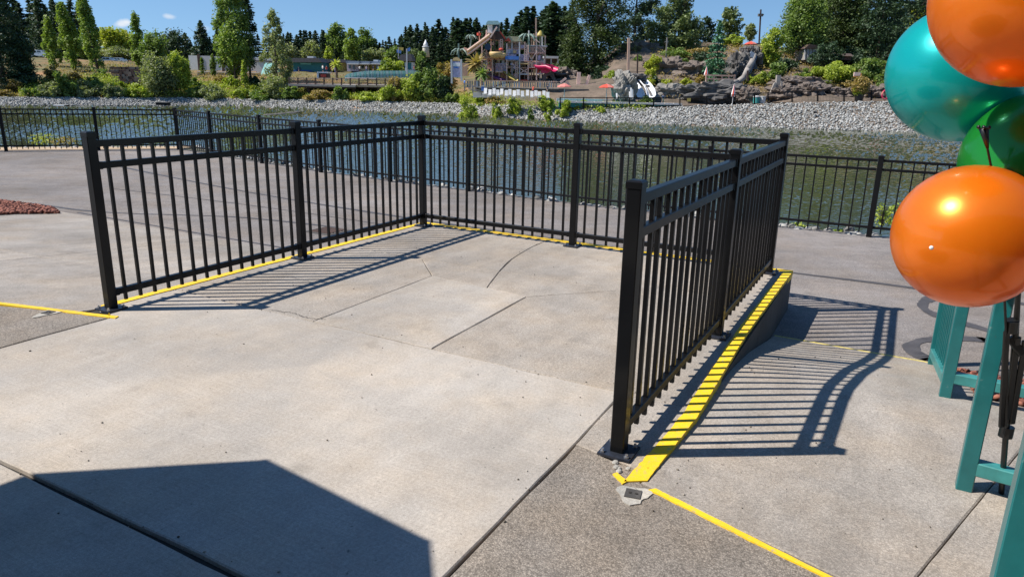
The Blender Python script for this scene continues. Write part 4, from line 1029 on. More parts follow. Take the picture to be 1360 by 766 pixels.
# middle background specific
tree('broad', 378, 84, 55, 40, 116, 'grey', 'grey green rounded tree behind the airy birch', n=2000)
tree('broad', 415, 80, 54, 30, 118, 'grey', 'grey green rounded tree above the teal building', n=1700)
tree('broad', 437, 78, 60, 14, 112, 'bright', 'small bright yellow-green tree above the yellow wall', n=900)
tree('broad', 449, 82, 28, 32, 125, 'mid', 'tall dark round-topped tree above the yellow wall', n=3200)
tree('poplar', 468, 84, 37, 27, 116, 'pop', 'light green pointed tree above the shop roofs', n=2400, base=.03)
tree('broad', 487, 82, 34, 30, 126, 'mid', 'dark leafy tree right of the light green pointed tree', n=2400)
tree('broad', 500, 84, 64, 40, 118, 'grey', 'low olive green tree behind the shop roofs', n=1800)
tree('broad', 522, 84, 62, 26, 115, 'mid', 'low green tree left of the blue and yellow flags', n=1200)
tree('broad', 549, 92, 64, 22, 98, 'pine', 'palm-like reddish green tree right of the flagpole', n=1400, base=.3)
tree('bush', 521, 96, 77, 46, 90, 'bright', 'long rounded bright green hedge above the turquoise fence', 'hedge', n=3200)
tree('bush', 509, 97, 81, 26, 89, 'mid', 'darker green end of the rounded hedge above the turquoise fence', 'bush', n=1300)
tree('airy', 561, 126, 66, 30, 70, 'mid', 'slim dark green tree below the white tower', n=3000, base=.04)
tree('broad', 576, 128, 88, 36, 69, 'mid', 'dark leafy tree right of the slim one below the white tower', n=3200, base=.03)
tree('broad', 589, 132, 100, 30, 67, 'dark', 'dark low tree beside the picture board', n=2800, base=.02)
tree('broad', 548, 130, 96, 34, 68, 'bright', 'bright green shrub tree left of the slim dark tree', n=3000, base=.02)
tree('broad', 592, 102, 80, 34, 76, 'olive', 'olive green tree behind the dark low tree by the picture board', n=1600, base=.05)
tree('bush', 525, 128, 99, 26, 70, 'olive', 'olive shrub at the end of the wooden deck', 'bush', n=1300)
tree('bush', 520, 134, 113, 44, 66, 'bright', 'bright green shrub below the olive one', 'bush', n=2400)
tree('bush', 490, 134, 120, 40, 65, 'bright', 'low bright green shrub under the dark deck opening', 'bush', n=1700)
tree('bush', 452, 134, 113, 24, 66, 'mid', 'rounded mid green shrub in front of the deck', 'bush', n=1600)
tree('bush', 425, 134, 118, 44, 66, 'olive', 'yellowish grassy shrub left of the round one by the deck', 'bush', n=1700)
tree('bush', 388, 133, 113, 30, 66, 'mid', 'green shrub at the left end of the deck', 'bush', n=1700)
tree('bush', 348, 133, 118, 40, 66, 'mid', 'dark green shrub right of the cottonwood foot', 'bush', n=1800)
tree('bush', 322, 133, 116, 38, 66, 'bright', 'fresh green shrub below the cottonwood', 'bush', n=1700)
tree('bush', 283, 132, 105, 46, 66, 'grey', 'large grey green shrub below the white fence panels', 'bush', n=3000)
tree('bush', 262, 132, 112, 26, 66, 'mid', 'green shrub right of the bright young tree', 'bush', n=1500)
tree('bush', 185, 131, 112, 40, 66, 'bright', 'bright green shrub left of the large dark round tree', 'bush', n=1900)
tree('bush', 150, 131, 112, 38, 67, 'grey', 'grey green shrub in front of the dark stone wall', 'bush', n=1900)
tree('bush', 118, 131, 104, 40, 67, 'grey', 'broad grey green shrub below the tallest poplar', 'bush', n=2400)
tree('bush', 88, 130, 90, 32, 68, 'mid', 'tall green shrub below the middle leaning poplar', 'bush', n=2800)
tree('bush', 66, 131, 106, 34, 67, 'grey', 'grey green shrub by the bare orange soil', 'bush', n=1800)
tree('bush', 44, 130, 114, 30, 67, 'mid', 'low green shrub at the foot of the dark left tree', 'bush', n=1300)
tree('bush', 72, 112, 88, 30, 74, 'olive', 'olive shrub on the orange soil slope', 'bush', n=1200)
tree('bush', 8, 131, 119, 40, 67, 'olive', 'dry grassy shrub at the left edge of the bank', 'bush', n=1200)
tree('bush', 308, 118, 98, 26, 72, 'bright', 'bright small shrub left of the cottonwood trunk', 'bush', n=1000)
# shrubs around the riprap, centre
for (px, pb, pt, w, Y, mt, lb, n_) in [
 (622, 150, 118, 34, 60.5, 'bright', 'tall bright green shrub growing out of the riprap below the blue bin', 3000),
 (640, 142, 125, 28, 62, 'bright', 'low bright shrub right of the tall one on the riprap', 1500),
 (661, 144, 131, 22, 61, 'bright', 'small bright shrub below the white loungers', 900),
 (682, 143, 128, 26, 61.5, 'bright', 'bright shrub below the middle of the white loungers', 1400),
 (658, 138, 126, 36, 63, 'olive', 'olive weeds below the left white loungers', 1000),
 (705, 151, 141, 11, 59.5, 'mid', 'tiny green shrub on the riprap left of the pool', 400),
 (724, 146, 125, 32, 61, 'bright', 'leafy bright shrub in front of the left part of the pool', 1900),
 (728, 152, 140, 14, 59, 'bright', 'small round bright shrub low on the riprap', 500),
 (750, 153, 133, 26, 59.5, 'bright', 'bright round shrub on the riprap in front of the pool', 1900),
 (773, 148, 132, 26, 60.5, 'bright', 'bright shrub just left of the carved rock', 1500),
 (798, 155, 139, 26, 59.5, 'bright', 'lowest bright shrub on the riprap below the carved rock', 1500),
 (814, 145, 133, 14, 61, 'mid', 'darker little shrub at the foot of the carved rock', 600),
 (833, 146, 136, 28, 61, 'bright', 'yellowish low plants right of the carved rock foot', 800),
 (856, 147, 127, 28, 60.5, 'mid', 'dark green shrub below the white slides', 2000),
 (600, 138, 122, 26, 63, 'mid', 'green shrub at the bank left of the tall riprap shrub', 1200)]:
    tree('bush', px, pb, pt, w, Y, mt, lb, 'bush', n=n_, leafpx=1.9)
# right hill
tree('cedar', 789, 105, -95, 116, 80, 'cedar', 'huge spreading cedar right of the play structure', n=26000, base=.05, leafpx=2.0)
tree('cedar', 762, 106, 30, 50, 77, 'cedar', 'lower sunlit cedar boughs at the left of the huge cedar', 'tree', n=5000, base=.04)
tree('pine', 840, 90, -60, 70, 92, 'dark', 'tall open pine behind the right of the huge cedar', n=7500, base=.1)
tree('pine', 893, 88, -14, 70, 82, 'pine', 'broad light green pine on the rocky hill', n=13000, base=.05)
tree('broad', 905, 84, 52, 54, 83, 'mid', 'dense low green tree under the broad light green pine', n=3500, base=.02)
tree('broad', 868, 82, 50, 34, 84, 'dark', 'dark low tree at the left foot of the broad pine', n=2400, base=.02)
tree('pine', 916, 80, 30, 36, 90, 'dark', 'dark pine just right of the broad light green pine', n=2600, base=.1)
tree('pine', 966, 70, 9, 36, 90, 'pine', 'round-topped pine on the skyline right of the gap of sky', n=3000, base=.15)
tree('pine', 935, 70, 22, 28, 93, 'dark', 'small dark pine on the skyline above the young spruce', n=1600, base=.1)
tree('conifer', 950, 100, 28, 40, 69, 'spruce', 'young blue-green spruce on the rock slope', n=4200, base=.02)
tree('broad', 995, 62, 30, 17, 88, 'grey', 'small round tree above the red and white parasol', n=900, base=.2)
tree('bush', 975, 62, 46, 36, 86, 'bright', 'green scrub on the hill crest below the small round tree', 'bush', n=1200)
tree('broad', 1062, 92, -22, 68, 76, 'mid', 'tall leafy tree in front of the weathered hut', n=11000, base=.08)
tree('pine', 1052, 78, 8, 50, 80, 'pine', 'pine behind the left of the tall leafy tree', n=3200, base=.1)
tree('broad', 1019, 110, 30, 34, 75, 'bright', 'bright green leaning tree right of the water chute', n=4200, base=.03)
tree('cedar', 1112, 84, -60, 110, 80, 'cedar', 'large olive green cedar above the yellow-green bushes', n=17000, base=.10)
tree('broad', 1096, 86, 56, 46, 72, 'dark', 'dark undergrowth tree in front of the hut right end', n=2600, base=.05)
tree('bush', 1134, 88, 62, 60, 74, 'dark', 'dark shade shrub below the olive cedar', 'bush', n=2200)
tree('cedar', 1162, 92, -50, 100, 76, 'dark', 'very dark conifer beside the teal balloon', n=10000, base=.08)
tree('conifer', 1205, 90, -30, 70, 84, 'dark', 'dark conifer partly behind the teal balloon', n=5000)
tree('broad', 1222, 80, 2, 50, 95, 'yel', 'yellow-leaved tree peeking above the teal balloon', n=2400)
tree('cedar', 1085, 80, -40, 60, 92, 'dark', 'dark conifer behind the large olive cedar', n=5000)
tree('bush', 1104, 109, 76, 58, 69, 'bright', 'big rounded yellow-green rhododendron on the slope', 'bush', n=6500, leafpx=2.0)
tree('bush', 1150, 108, 72, 52, 70, 'mid', 'rounded green bush right of the big yellow-green one', 'bush', n=4600)
tree('bush', 1176, 108, 86, 34, 69, 'olive', 'brownish green bush against the teal balloon edge', 'bush', n=1600)
tree('bush', 1030, 108, 84, 40, 71, 'mid', 'green bushes left of the big yellow-green rhododendron', 'bush', n=2400)
tree('bush', 1072, 112, 98, 26, 69, 'bright', 'low bright plants at the left foot of the rhododendron', 'bush', n=900)
tree('bush', 1090, 116, 104, 40, 66, 'bright', 'low groundcover plants below the rhododendron', 'bush', n=900)
for (px, pb, pt, w, Y, mt, lb, n_) in [
 (793, 113, 92, 28, 72, 'dark', 'dark green bush between the cedar and the carved rock', 1700),
 (812, 112, 92, 26, 71, 'bright', 'yellow-green bush left above the carved rock', 1700),
 (868, 98, 66, 26, 75, 'yel', 'tall yellow-green bush on the slope left of the grey rock', 2000),
 (864, 114, 88, 22, 72, 'yel', 'lower yellow-green bush above the white slides', 1300),
 (870, 116, 98, 18, 71, 'dark', 'dark green bush right beside the white slides', 1000),
 (884, 116, 103, 20, 70, 'yel', 'small golden bush right of the white slides', 700),
 (912, 116, 103, 24, 70, 'yel', 'golden bush in the middle of the grey rock foot', 800),
 (930, 112, 93, 14, 70, 'olive', 'olive bush left of the wooden bridge railing', 600),
 (975, 100, 86, 30, 72, 'olive', 'olive bush hanging on the dark grotto rock', 1100),
 (996, 112, 100, 20, 69, 'bright', 'bright small bush right of the log flume', 700),
 (1010, 112, 96, 24, 70, 'bright', 'bright bush at the foot of the leaning tree', 1000),
 (895, 76, 62, 50, 82, 'mid', 'green scrub at the foot of the broad pine', 1500),
 (925, 74, 60, 40, 83, 'olive', 'dry scrub right of the broad pine', 1000)]:
    tree('bush', px, pb, pt, w, Y, mt, lb, 'bush', n=n_, leafpx=1.9)
for (px, pb, pt, w, mt, lb, n_) in [
 (20, 122, 104, 30, 'olive', 'dry shrub on the orange soil at the far left', 900), (100, 112, 92, 26, 'olive', 'olive shrub under the middle leaning poplar', 900),
 (136, 104, 90, 26, 'mid', 'green shrub at the foot of the tallest poplar', 900), (126, 116, 100, 26, 'mid', 'green shrub half way up the slope below the poplars', 1000), (160, 120, 108, 30, 'bright', 'bright low shrub before the stone terrace', 1000),
 (178, 112, 98, 22, 'olive', 'olive shrub at the right end of the stone terrace', 800), (258, 118, 102, 24, 'mid', 'green shrub left below the white fence panels', 1000), (294, 112, 98, 22, 'olive', 'yellowish shrub under the grey low wall', 800), (335, 116, 98, 26, 'dark', 'dark shrub between the cottonwood and the birch', 1000),
 (196, 108, 90, 24, 'mid', 'green shrub under the slender poplar', 1000)]:
    tree('bush', px, pb, pt, w, 70, mt, lb, 'bush', n=n_, leafpx=1.9)
for (px, pb, pt, w, mt, lb, n_) in [
 (848, 88, 72, 26, 'mid', 'green scrub on the brown cliff left of the broad pine', 900), (872, 90, 78, 30, 'dark', 'dark scrub on the upper rock slope left of the pine foot', 900), (905, 92, 74, 34, 'mid', 'green shrubs in the shade of the broad pine', 1200),
 (930, 86, 68, 34, 'dark', 'dark green shrub left of the young spruce top', 1200), (922, 98, 86, 22, 'olive', 'olive scrub on the rock left of the young spruce', 700), (1015, 84, 64, 34, 'mid', 'leafy scrub at the foot of the light pole', 1200),
 (1044, 96, 74, 40, 'dark', 'dark shade shrub left of the hillside hut', 1500), (1040, 118, 106, 26, 'mid', 'green scrub above the gnarled stump', 700), (1070, 104, 88, 34, 'mid', 'green shrub in front of the hillside hut', 1300), (1128, 116, 106, 30, 'olive', 'dry scrub above the planter', 700),
 (1172, 120, 106, 30, 'mid', 'green scrub above the lifebuoy', 800), (800, 100, 86, 30, 'dark', 'dark shrub on the slope behind the carved rock', 1000), (820, 96, 84, 24, 'olive', 'olive scrub beside the thick wooden pole', 700), (986, 74, 62, 24, 'olive', 'dry scrub below the hilltop parasol', 600)]:
    tree('bush', px, pb, pt, w, 70 if px > 862 else 76, mt, lb, 'bush', n=n_, leafpx=1.9)
# treeline of distant conifers: eight individuals built once, then copied
protos = []
for k in range(8):
    hh = 26; cm, tmh = tree_meshes('conifer' if k % 3 else 'cedar', hh, random.uniform(4.4, 5.8), 5200, .62, 'dark', .03)
    protos.append((cm, tmh))
def far_con(px, pyt, Y, k, group, label, sx=1.0):
    p = far(px, pyt, Y); zg = gz(p.x, p.y); s = (p.z - zg) / 26
    root = empty('conifer_tree', (p.x, p.y, zg - .3), random.uniform(0, 6), label, 'tree', group); root.scale = (s * sx, s * sx, s)
    link('trunk', protos[k][1], root); link('crown', protos[k][0], root)
def line(x0, x1, step, fy, Y0, Y1, group, label):
    x = x0
    while x < x1:
        far_con(x + random.uniform(-3, 3), fy(x) + random.uniform(-4, 9), random.uniform(Y0, Y1), random.randrange(8), group, label, random.uniform(1.1, 1.9)); x += step * random.uniform(.7, 1.3)
fi = lambda xs, ys: (lambda x: float(np.interp(x, xs, ys)))
line(-40, 190, 11, fi([-40, 40, 110, 150, 190], [-5, -5, 8, 60, 60]), 125, 150, 'conifers behind the left poplars', 'dark conifer in the row behind the poplars at far left')
line(190, 385, 7, fi([190, 230, 300, 385], [48, 44, 48, 44]), 135, 165, 'conifers behind the white fence', 'dark conifer in the distant row behind the white fence panels')
line(378, 535, 4.4, fi([378, 430, 480, 505, 535], [42, 40, 47, 51, 50]), 150, 185, 'conifers behind the shops', 'dark conifer in the distant wood behind the low shop buildings')
line(528, 650, 4.2, fi([528, 545, 580, 620, 625, 640, 650], [44, 32, 30, 20, 16, 28, 30]), 130, 165, 'conifers behind the white tower', 'tall dark conifer in the wood behind the white tower')
line(650, 760, 4.4, fi([650, 680, 700, 715, 730, 760], [28, 26, 10, 14, 2, 4]), 115, 150, 'conifers behind the play structure', 'tall dark conifer in the wood behind the water play structure')
line(390, 760, 9, fi([390, 500, 560, 640, 760], [52, 60, 48, 44, 36]), 118, 128, 'conifers at the wood edge', 'dark conifer at the near edge of the distant wood')
line(1080, 1460, 16, fi([1080, 1460], [-30, -30]), 105, 130, 'conifers on the right hill', 'dark conifer in the row on top of the right hill')
# low weeds and groundcover on the bank
def weeds(name, x0, x1, Ya, Yb_, N, mt, label, size=.14, hmax=.5):
    C = []; 
    for i in range(N):
        px = random.uniform(x0, x1); pr = prof_c(px); Y = pr[1] + random.uniform(Ya, Yb_) * KF
        d = ray(px, hor(px)); x = d[0] / d[1] * Y; C.append((x, Y, zat(px, Y) + random.random() ** 1.5 * hmax * KF))
    V_, F_ = leaves(C, size * KF, up=.1); tag(link(name, npmesh(name, V_, F_, LM[mt])), label, 'weeds', kind='stuff')
weeds('weeds', 20, 640, .4, 6, 30000, 'bright', 'band of bright green weeds behind the riprap at the left and centre', size=.085, hmax=.6)
weeds('slope_weeds', 60, 620, 4, 15, 11000, 'olive', 'olive green weeds scattered up the left slope', size=.085, hmax=.5)
weeds('dry_grass', -60, 620, 0, 8, 3500, 'olive', 'dry olive grass growing on the left bank slope', size=.08, hmax=.35)
weeds('hill_scrub', 860, 1300, 4, 26, 16000, 'olive', 'dry olive scrub on the rocky right slope', size=.1, hmax=.5)
weeds('pool_edge_weeds', 620, 860, -.6, 1.2, 2200, 'bright', 'bright weeds along the riprap top by the pool', size=.08, hmax=.4)
# plants at the near lake edge
def near_plant(px, py, Y, h, r, mt, label, n=260):
    p = onz(px, py, -.36); C = inball(n) * np.array([r, r, h / 2]) + np.array([0, 0, h / 2]); V_, F_ = leaves(C, .035, .5)
    root = empty('plant', (p.x, p.y, -.45), 0, label, 'plant'); link('leaves', npmesh('leaves', V_, F_, LM[mt]), root)
    sb = MB(); [sb.tube((0, 0, 0), (random.uniform(-r, r) * .7, random.uniform(-r, r) * .7, h * .8), .006, .003, 5) for _ in range(6)]; sb.build('stem', M['bark'], root)
near_plant(60, 190, 20, .38, .45, 'yel', 'yellow-green plant on the stones behind the left end of the lake fence', 320)
near_plant(84, 190.5, 20, .30, .4, 'olive', 'reddish olive plant next to the yellow-green one by the left lake fence', 260)
near_plant(1172, 297, 10, .42, .13, 'bright', 'leafy bright green plant right of the lake fence post by the balloon', 160)
near_plant(1190, 295, 10, .42, .16, 'bright', 'leafy green plant behind the fence touching the orange balloon edge', 160)
near_plant(1058, 300, 10, .14, .16, 'bright', 'low green plant among the stones behind the lake fence', 110)
near_plant(1118, 305, 10, .10, .12, 'bright', 'tiny green plant among the stones before the lake fence post', 70)

# ================================================================== FAR SHORE OBJECTS
class T:
    def __init__(s, name, label, cat, px, py, Y, group=None):
        s.Y = Y; s.o = empty(name, far(px, py, Y), 0, label, cat, group); s.loc = s.o.location.copy()
    def p(s, px, py, dy=0): return at(px, py, s.Y * KF + dy * 2) - s.loc
    def box(s, part, mt, x0, y0, x1, y1, dy=0, dep=.3, parent=None, mb=None):   # y0 top, y1 bottom in the photograph
        xm = (x0 + x1) / 2; a = s.p(x0, y1, dy); b = s.p(x1, y0, dy); zt = s.p(xm, y0, dy).z; zb = s.p(xm, y1, dy).z
        q = mb or MB(); q.box(((a.x + b.x) / 2, dy * 2 + dep, (zt + zb) / 2), (abs(b.x - a.x), dep * 2, abs(zt - zb)))
        if mb is None: return q.build(part, M[mt], parent or s.o)
    def bar(s, part, mt, x0, y0, x1, y1, w, dy=0, dy1=None, parent=None, h=None, mb=None):
        q = mb or MB(); q.bar(s.p(x0, y0, dy), s.p(x1, y1, dy if dy1 is None else dy1), w * 2, (h or w) * 2, (0, 1, 0))
        if mb is None: return q.build(part, M[mt], parent or s.o)
    def ext(s, part, mt, pts, dy, dep, parent=None):      # outline in the facade plane, given real depth
        P = [s.p(x, y, 0) for x, y in pts]; q = MB(); q.ext([(v.x, v.z) for v in P], dy * 2, (dy + dep) * 2)
        o = q.build(part, M[mt], parent or s.o); bm_fix(o); return o
    def fit(s, z): pass
# ---- white fence panels (left)
t = T('panel_fence', 'tall white panel fence behind the slim trees at left', 'fence', 305, 96, 98)
for i, (x0, x1) in enumerate(((252, 263.5), (264.5, 282), (283, 295), (296, 306), (307, 324), (325, 345), (346, 362))):
    yt = 74 + (x0 - 252) * .035
    t.box('panel', 'offwhite' if i % 2 else 'white', x0, yt, x1, yt + 19, 0, .12)
    t.box('post', 'woodd', x1, yt - 2, x1 + 1.2, yt + 20, -.1, .15)
t = T('low_wall', 'low pale grey retaining wall below the white panel fence', 'wall', 300, 104, 88)
t.box('wall_face', 'greyshade', 262, 96.5, 306, 103, 0, .4); t.box('wall_face', 'greyshade', 307, 97.5, 345, 104, .05, .4); t.box('coping', 'white', 262, 95.6, 345, 96.6, -.05, .5)
# ---- dark stone terraces
t = T('stone_wall', 'dark reddish stacked stone terrace between the left trees', 'wall', 160, 112, 76)
for r_ in range(7):
    x = 146 + r_ * .8
    while x < 184:
        w = random.uniform(2.5, 6); t.box('stone', random.choice(['woodd', 'rockd', 'rock']), x, 89 + r_ * 3.2 + random.uniform(-.4, .4), x + w - .4, 92 + r_ * 3.2, -r_ * .35 + random.uniform(-.1, .1), .7); x += w
# ---- cars
def car(px, py, Y, mt, label, flip=1, Lm=4.4, Hm=1.5, rz=0, group='cars parked among the left trees'):
    e = empty('parked_car', far(px, py, Y), rz, label, 'car', group)
    pr = [(-.5, .22), (-.49, .52), (-.43, .60), (-.30, .64), (-.22, .93), (-.10, 1.0), (.18, .98), (.32, .70), (.46, .62), (.5, .45), (.49, .2)]
    mb = MB(); mb.ext([(x * Lm * flip, z * Hm) for x, z in pr], -.85, .85); o = mb.build('body', M[mt], e); bm_fix(o)
    for s_ in (-1, 1):
        for (xa, xb) in ((-.20, -.03), (-.01, .2)):
            q = MB(); q.ext([(xa * Lm * flip, .66 * Hm), (xb * Lm * flip + .02, .66 * Hm), ((xb - .02) * Lm * flip, .91 * Hm), ((xa + .02) * Lm * flip, .91 * Hm)], s_ * .855 - .01, s_ * .855 + .01); oo = q.build('window', M['glass'], e); bm_fix(oo)
        for xx in (-.31, .31):
            wq = MB().tube((xx * Lm, s_ * .74, .33), (xx * Lm, s_ * .90, .33), .33, n=16).build('wheel', M['rubber'], e); MB().tube((xx * Lm, s_ * .895, .33), (xx * Lm, s_ * .91, .33), .2, n=12).build('rim', M['silver'], wq)
    for s_ in (-1, 1): MB().box((.49 * Lm * flip, s_ * .6, .5 * Hm), (.06, .3, .12)).build('headlight', M['white'], e)
    q = MB(); q.box((.26 * Lm * flip, 0, .83 * Hm), (.03, 1.4, .42), M=Matrix.Rotation(-.75 * flip, 3, 'Y')); q.build('windscreen', M['glass'], e)
    return e
car(53, 76.5, 90, 'silver', 'silver grey minivan parked under the big dark left tree', 1, 4.7, 1.75)
car(144, 84.5, 88, 'bluecar', 'pale blue car parked under the spreading grey green tree', 1, 4.0, 1.45)
car(158, 84.5, 91, 'silver', 'silver car parked just right of the pale blue car', -1, 3.8, 1.4)
# ---- buildings
t = T('teal_building', 'low teal building with a blue painted band behind the wooden deck', 'building', 408, 97.5, 96)
t.box('wall', 'tealwall', 386, 83, 427, 97.5, 0, 6); t.box('painted_band', 'bluewall', 386, 93, 414, 97, -.06, .1); t.box('door', 'navy', 395, 90, 399, 97.3, -.1, .1)
t.ext('roof', 'greyroof', [(384, 83.2), (386, 77.5), (424, 77.5), (429, 83.2)], -.6, 7.2)
t.box('roof_hatch', 'white', 408, 75, 416, 77.6, 1, 1.5); t.box('sign_strip', 'turq', 399, 84, 413, 86, -.08, .08)
t = T('yellow_building', 'yellow walled building with a grey roof right of the teal building', 'building', 442, 93, 100)
t.box('wall', 'yelwall', 428, 83, 456, 94, 0, 6); t.box('roof', 'greyroof', 425, 79, 459, 83, -.8, 7.6)
for x in (433, 441, 449): t.box('window', 'glass', x, 85.5, x + 3.2, 89.5, -.05, .08)
t = T('shop_row', 'row of cream shop fronts with blue grey roofs behind the deck', 'building', 488, 94, 97)
for i, (x0, x1) in enumerate(((461, 476), (478, 490), (492, 506), (508, 528))):
    t.box('wall', ['lav', 'creamwall', 'yelwall', 'creamwall'][i], x0, 85, x1, 95, .3 * i, 5)
    rf = t.box('roof', 'blueroof', x0 - 1.5, 81.2 + .3 * i, x1 + 1.2, 85, -.8 + .3 * i, 6.2)
    t.box('window', 'glass', x0 + 2, 87, x0 + 5, 91, -.06 + .3 * i, .08); t.box('window', 'glass', x0 + 7.5, 87, x0 + 10, 92, -.06 + .3 * i, .08)
    t.box('awning', 'white', x0, 84.6, x1, 85.8, -1.4 + .3 * i, 1.2)
t.box('roof_unit', 'white', 496, 79.8, 502, 82, 1, 2)
t = T('teal_tent', 'pointed turquoise tent behind the airy birch', 'tent', 365, 103, 90)
a = [t.p(344, 104, 0), t.p(380, 104.5, 0), t.p(383, 102, 4), t.p(347, 101, 4)]; tp = t.p(352, 84, 1.5); tq = t.p(361, 84, 1.5)
mb = MB(); mb.add(a + [tp, tq], [(0, 1, 5, 4), (1, 2, 5), (2, 3, 4, 5), (3, 0, 4)]); mb.build('canopy', M['turq'], t.o)
t.bar('pole', 'white', 356, 83, 356, 104, .08, 1.5)
t = T('grey_shed', 'small pale grey shed wall left of the teal tent', 'shed', 332, 98, 94)
t.box('wall', 'offwhite', 340, 82, 356, 99, 0, 3); t.box('roof', 'greyroof', 339, 80.5, 357, 82, -.2, 3.4)
# ---- curved turquoise corrugated fence
t = T('corrugated_fence', 'curved pale turquoise corrugated sheet fence above the deck', 'fence', 510, 104, 84)
for i in range(46):
    x0 = 458 + i * 2.15; f = i / 45; yt = 100.5 - 6.3 * min(1, (f * 3.2)) ** .5; dy = -1 + 2.5 * f
    t.box('sheet', 'turqp' if i % 3 else 'turq', x0, yt, x0 + 2.2, yt + 9.5 - 2 * (1 - min(1, f * 3)), dy + (.12 if i % 2 else 0), .08)
t.box('kerb', 'white', 458, 103.5, 500, 105, -1.6, .4)
# ---- wooden deck with railing
t = T('wooden_deck', 'long timber deck with a criss-cross railing above the left bank', 'deck', 450, 117, 73)
t.box('deck_edge', 'greyshade', 383, 112.4, 472, 115.2, 0, 12); t.box('beam', 'woodd', 384, 115.2, 472, 117.2, .2, .4)
t.box('deck_edge', 'greyshade', 473, 113.2, 524, 116, .6, 12); t.box('beam', 'woodd', 474, 116, 524, 117.6, .8, .4)
for x in (392, 410, 430, 450, 470, 486, 503, 520): t.bar('support', 'woodd', x, 116, x, 128, .3, .8); t.bar('support', 'woodd', x, 116, x, 128, .3, 6)
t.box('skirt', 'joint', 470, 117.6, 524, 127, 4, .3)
for k in range(13): x = 384 + k * 11.6; t.bar('post', 'woodd', x, 103 + k * .12, x, 113 + k * .08, .12, .2)
for (x0, x1, o_) in ((383, 472, 0), (472, 524, .8)):
    t.bar('rail', 'wood', x0, 104 + o_, x1, 104.6 + o_, .09, .2); t.bar('rail', 'wood', x0, 111 + o_, x1, 111.8 + o_, .07, .2)
lat = MB()
for i in range(66):
    x = 384 + i * 2.12; o_ = 0 if x < 472 else .8
    lat.bar(t.p(x, 104.4 + o_, .22), t.p(x + 2.1, 111.4 + o_, .22), .04, .04); lat.bar(t.p(x + 2.1, 104.4 + o_, .26), t.p(x, 111.4 + o_, .26), .04, .04)
o = lat.build('lattice', M['wood'], t.o); o['kind'] = 'stuff'
t = T('drink_cart', 'white framed cart with a dark red front on the deck', 'cart', 429, 104, 76)
t.box('counter', 'woodd', 424, 97.5, 435, 103.5, 0, 1.2); t.box('front_panel', 'red', 426, 99, 433, 102.5, -.05, .06); t.box('frame', 'white', 421, 95.6, 435.5, 97.4, -.1, 1.4); t.box('frame', 'white', 421, 97.4, 423, 104, -.05, 1.2)
# palm near the deck
def palm(px, pyb, pyt, wpx, Y, mt, label, nfr=22):
    e = empty('palm_tree', far(px, pyb, Y), 0, label, 'palm'); h = far(px, pyt, Y).z - far(px, pyb, Y).z; r = wpx * mpp(Y) / 2
    MB().path([(0, 0, -.6), (.1, 0, h * .4), (0, 0, h * .72)], [r * .16, r * .13, r * .15], 9).build('trunk', M['bark'], e)
    for k in range(nfr):
        a = k * 2.4; el = 1.35 - (k / nfr) * 2.1; q = MB(); L_ = r * random.uniform(.85, 1.1); c, s_ = math.cos(a), math.sin(a); prev = Vector((0, 0, h * .72)); d = Vector((c * math.cos(el), s_ * math.cos(el), math.sin(el)))
        pts_ = [prev.copy()]
        for j in range(5): prev = prev + d * L_ / 5; d = (d + Vector((0, 0, -.22))).normalized(); pts_.append(prev.copy())
        w = Vector((-s_, c, 0))
        vs = []
        for j, pp in enumerate(pts_): ww = r * .16 * math.sin(math.pi * (.12 + .83 * j / 5)); vs += [pp - w * ww + Vector((0, 0, -.06)), pp + Vector((0, 0, .05)), pp + w * ww + Vector((0, 0, -.06))]
        q.add(vs, [(3 * j, 3 * j + 1, 3 * j + 4, 3 * j + 3) for j in range(5)] + [(3 * j + 1, 3 * j + 2, 3 * j + 5, 3 * j + 4) for j in range(5)])
        q.build('frond', LM[mt], e)
    return e
palm(447, 103, 80, 20, 76, 'yel', 'short yellow-green palm at the back of the timber deck')
palm(633, 118, 74, 36, 68, 'olive', 'stocky palm standing left in front of the water play structure', 34)
palm(641, 118, 92, 26, 67, 'mid', 'lower dark palm clump right beside the stocky palm', 26)
# ---- kiosk, flagpole, tower
t = T('kiosk', 'small teal and white kiosk behind the flagpole', 'kiosk', 545, 95, 86)
t.box('wall', 'white', 538, 83, 548, 95, .1, 2); t.box('door', 'tealwall', 541, 83.5, 546, 92.5, 0, .12)
t.ext('roof', 'greyroof', [(529, 78.5), (533, 73), (546, 72), (549, 81.5), (535, 81.5)], -.4, 2.6)
t = T('flagpole', 'tall pale flagpole beside the olive shrub and kiosk', 'flagpole', 540.5, 100, 80)
t.bar('pole', 'offwhite', 540.5, 100, 540.2, 65, .13, 0)
fq = t.ext('flag', 'bluef', [(540.5, 65), (545, 63), (544.5, 68), (540.5, 69)], 0, .05)
t = T('flag_bunting', 'yellow and blue flags flying above the kiosk roof', 'flags', 530, 78, 84)
t.bar('pole', 'offwhite', 529, 78, 529, 63, .06, 0); t.ext('flag', 'yelf', [(529.5, 63), (536, 63.5), (535.5, 67.5), (529.5, 67)], 0, .05); t.ext('flag', 'bluef', [(526.5, 66), (533, 67), (532, 71.5), (526.5, 70)], .2, .05)
t = T('white_tower', 'small white tapering tower with a pointed cap above the trees', 'tower', 565.5, 74, 105)
b_ = t.loc
def zr(px, py): return t.p(px, py).z
s_ = mpp(105) * 1.2
MB().lathe([(4.4 * s_, zr(565, 76)), (3.3 * s_, zr(565, 64)), (3.0 * s_, zr(565, 62.5))], 16).build('shaft', M['creamwall'], t.o, True)
MB().lathe([(3.9 * s_, zr(565, 63)), (3.8 * s_, zr(565, 62)), (2.6 * s_, zr(565, 61.5))], 16).build('balcony', M['offwhite'], t.o)
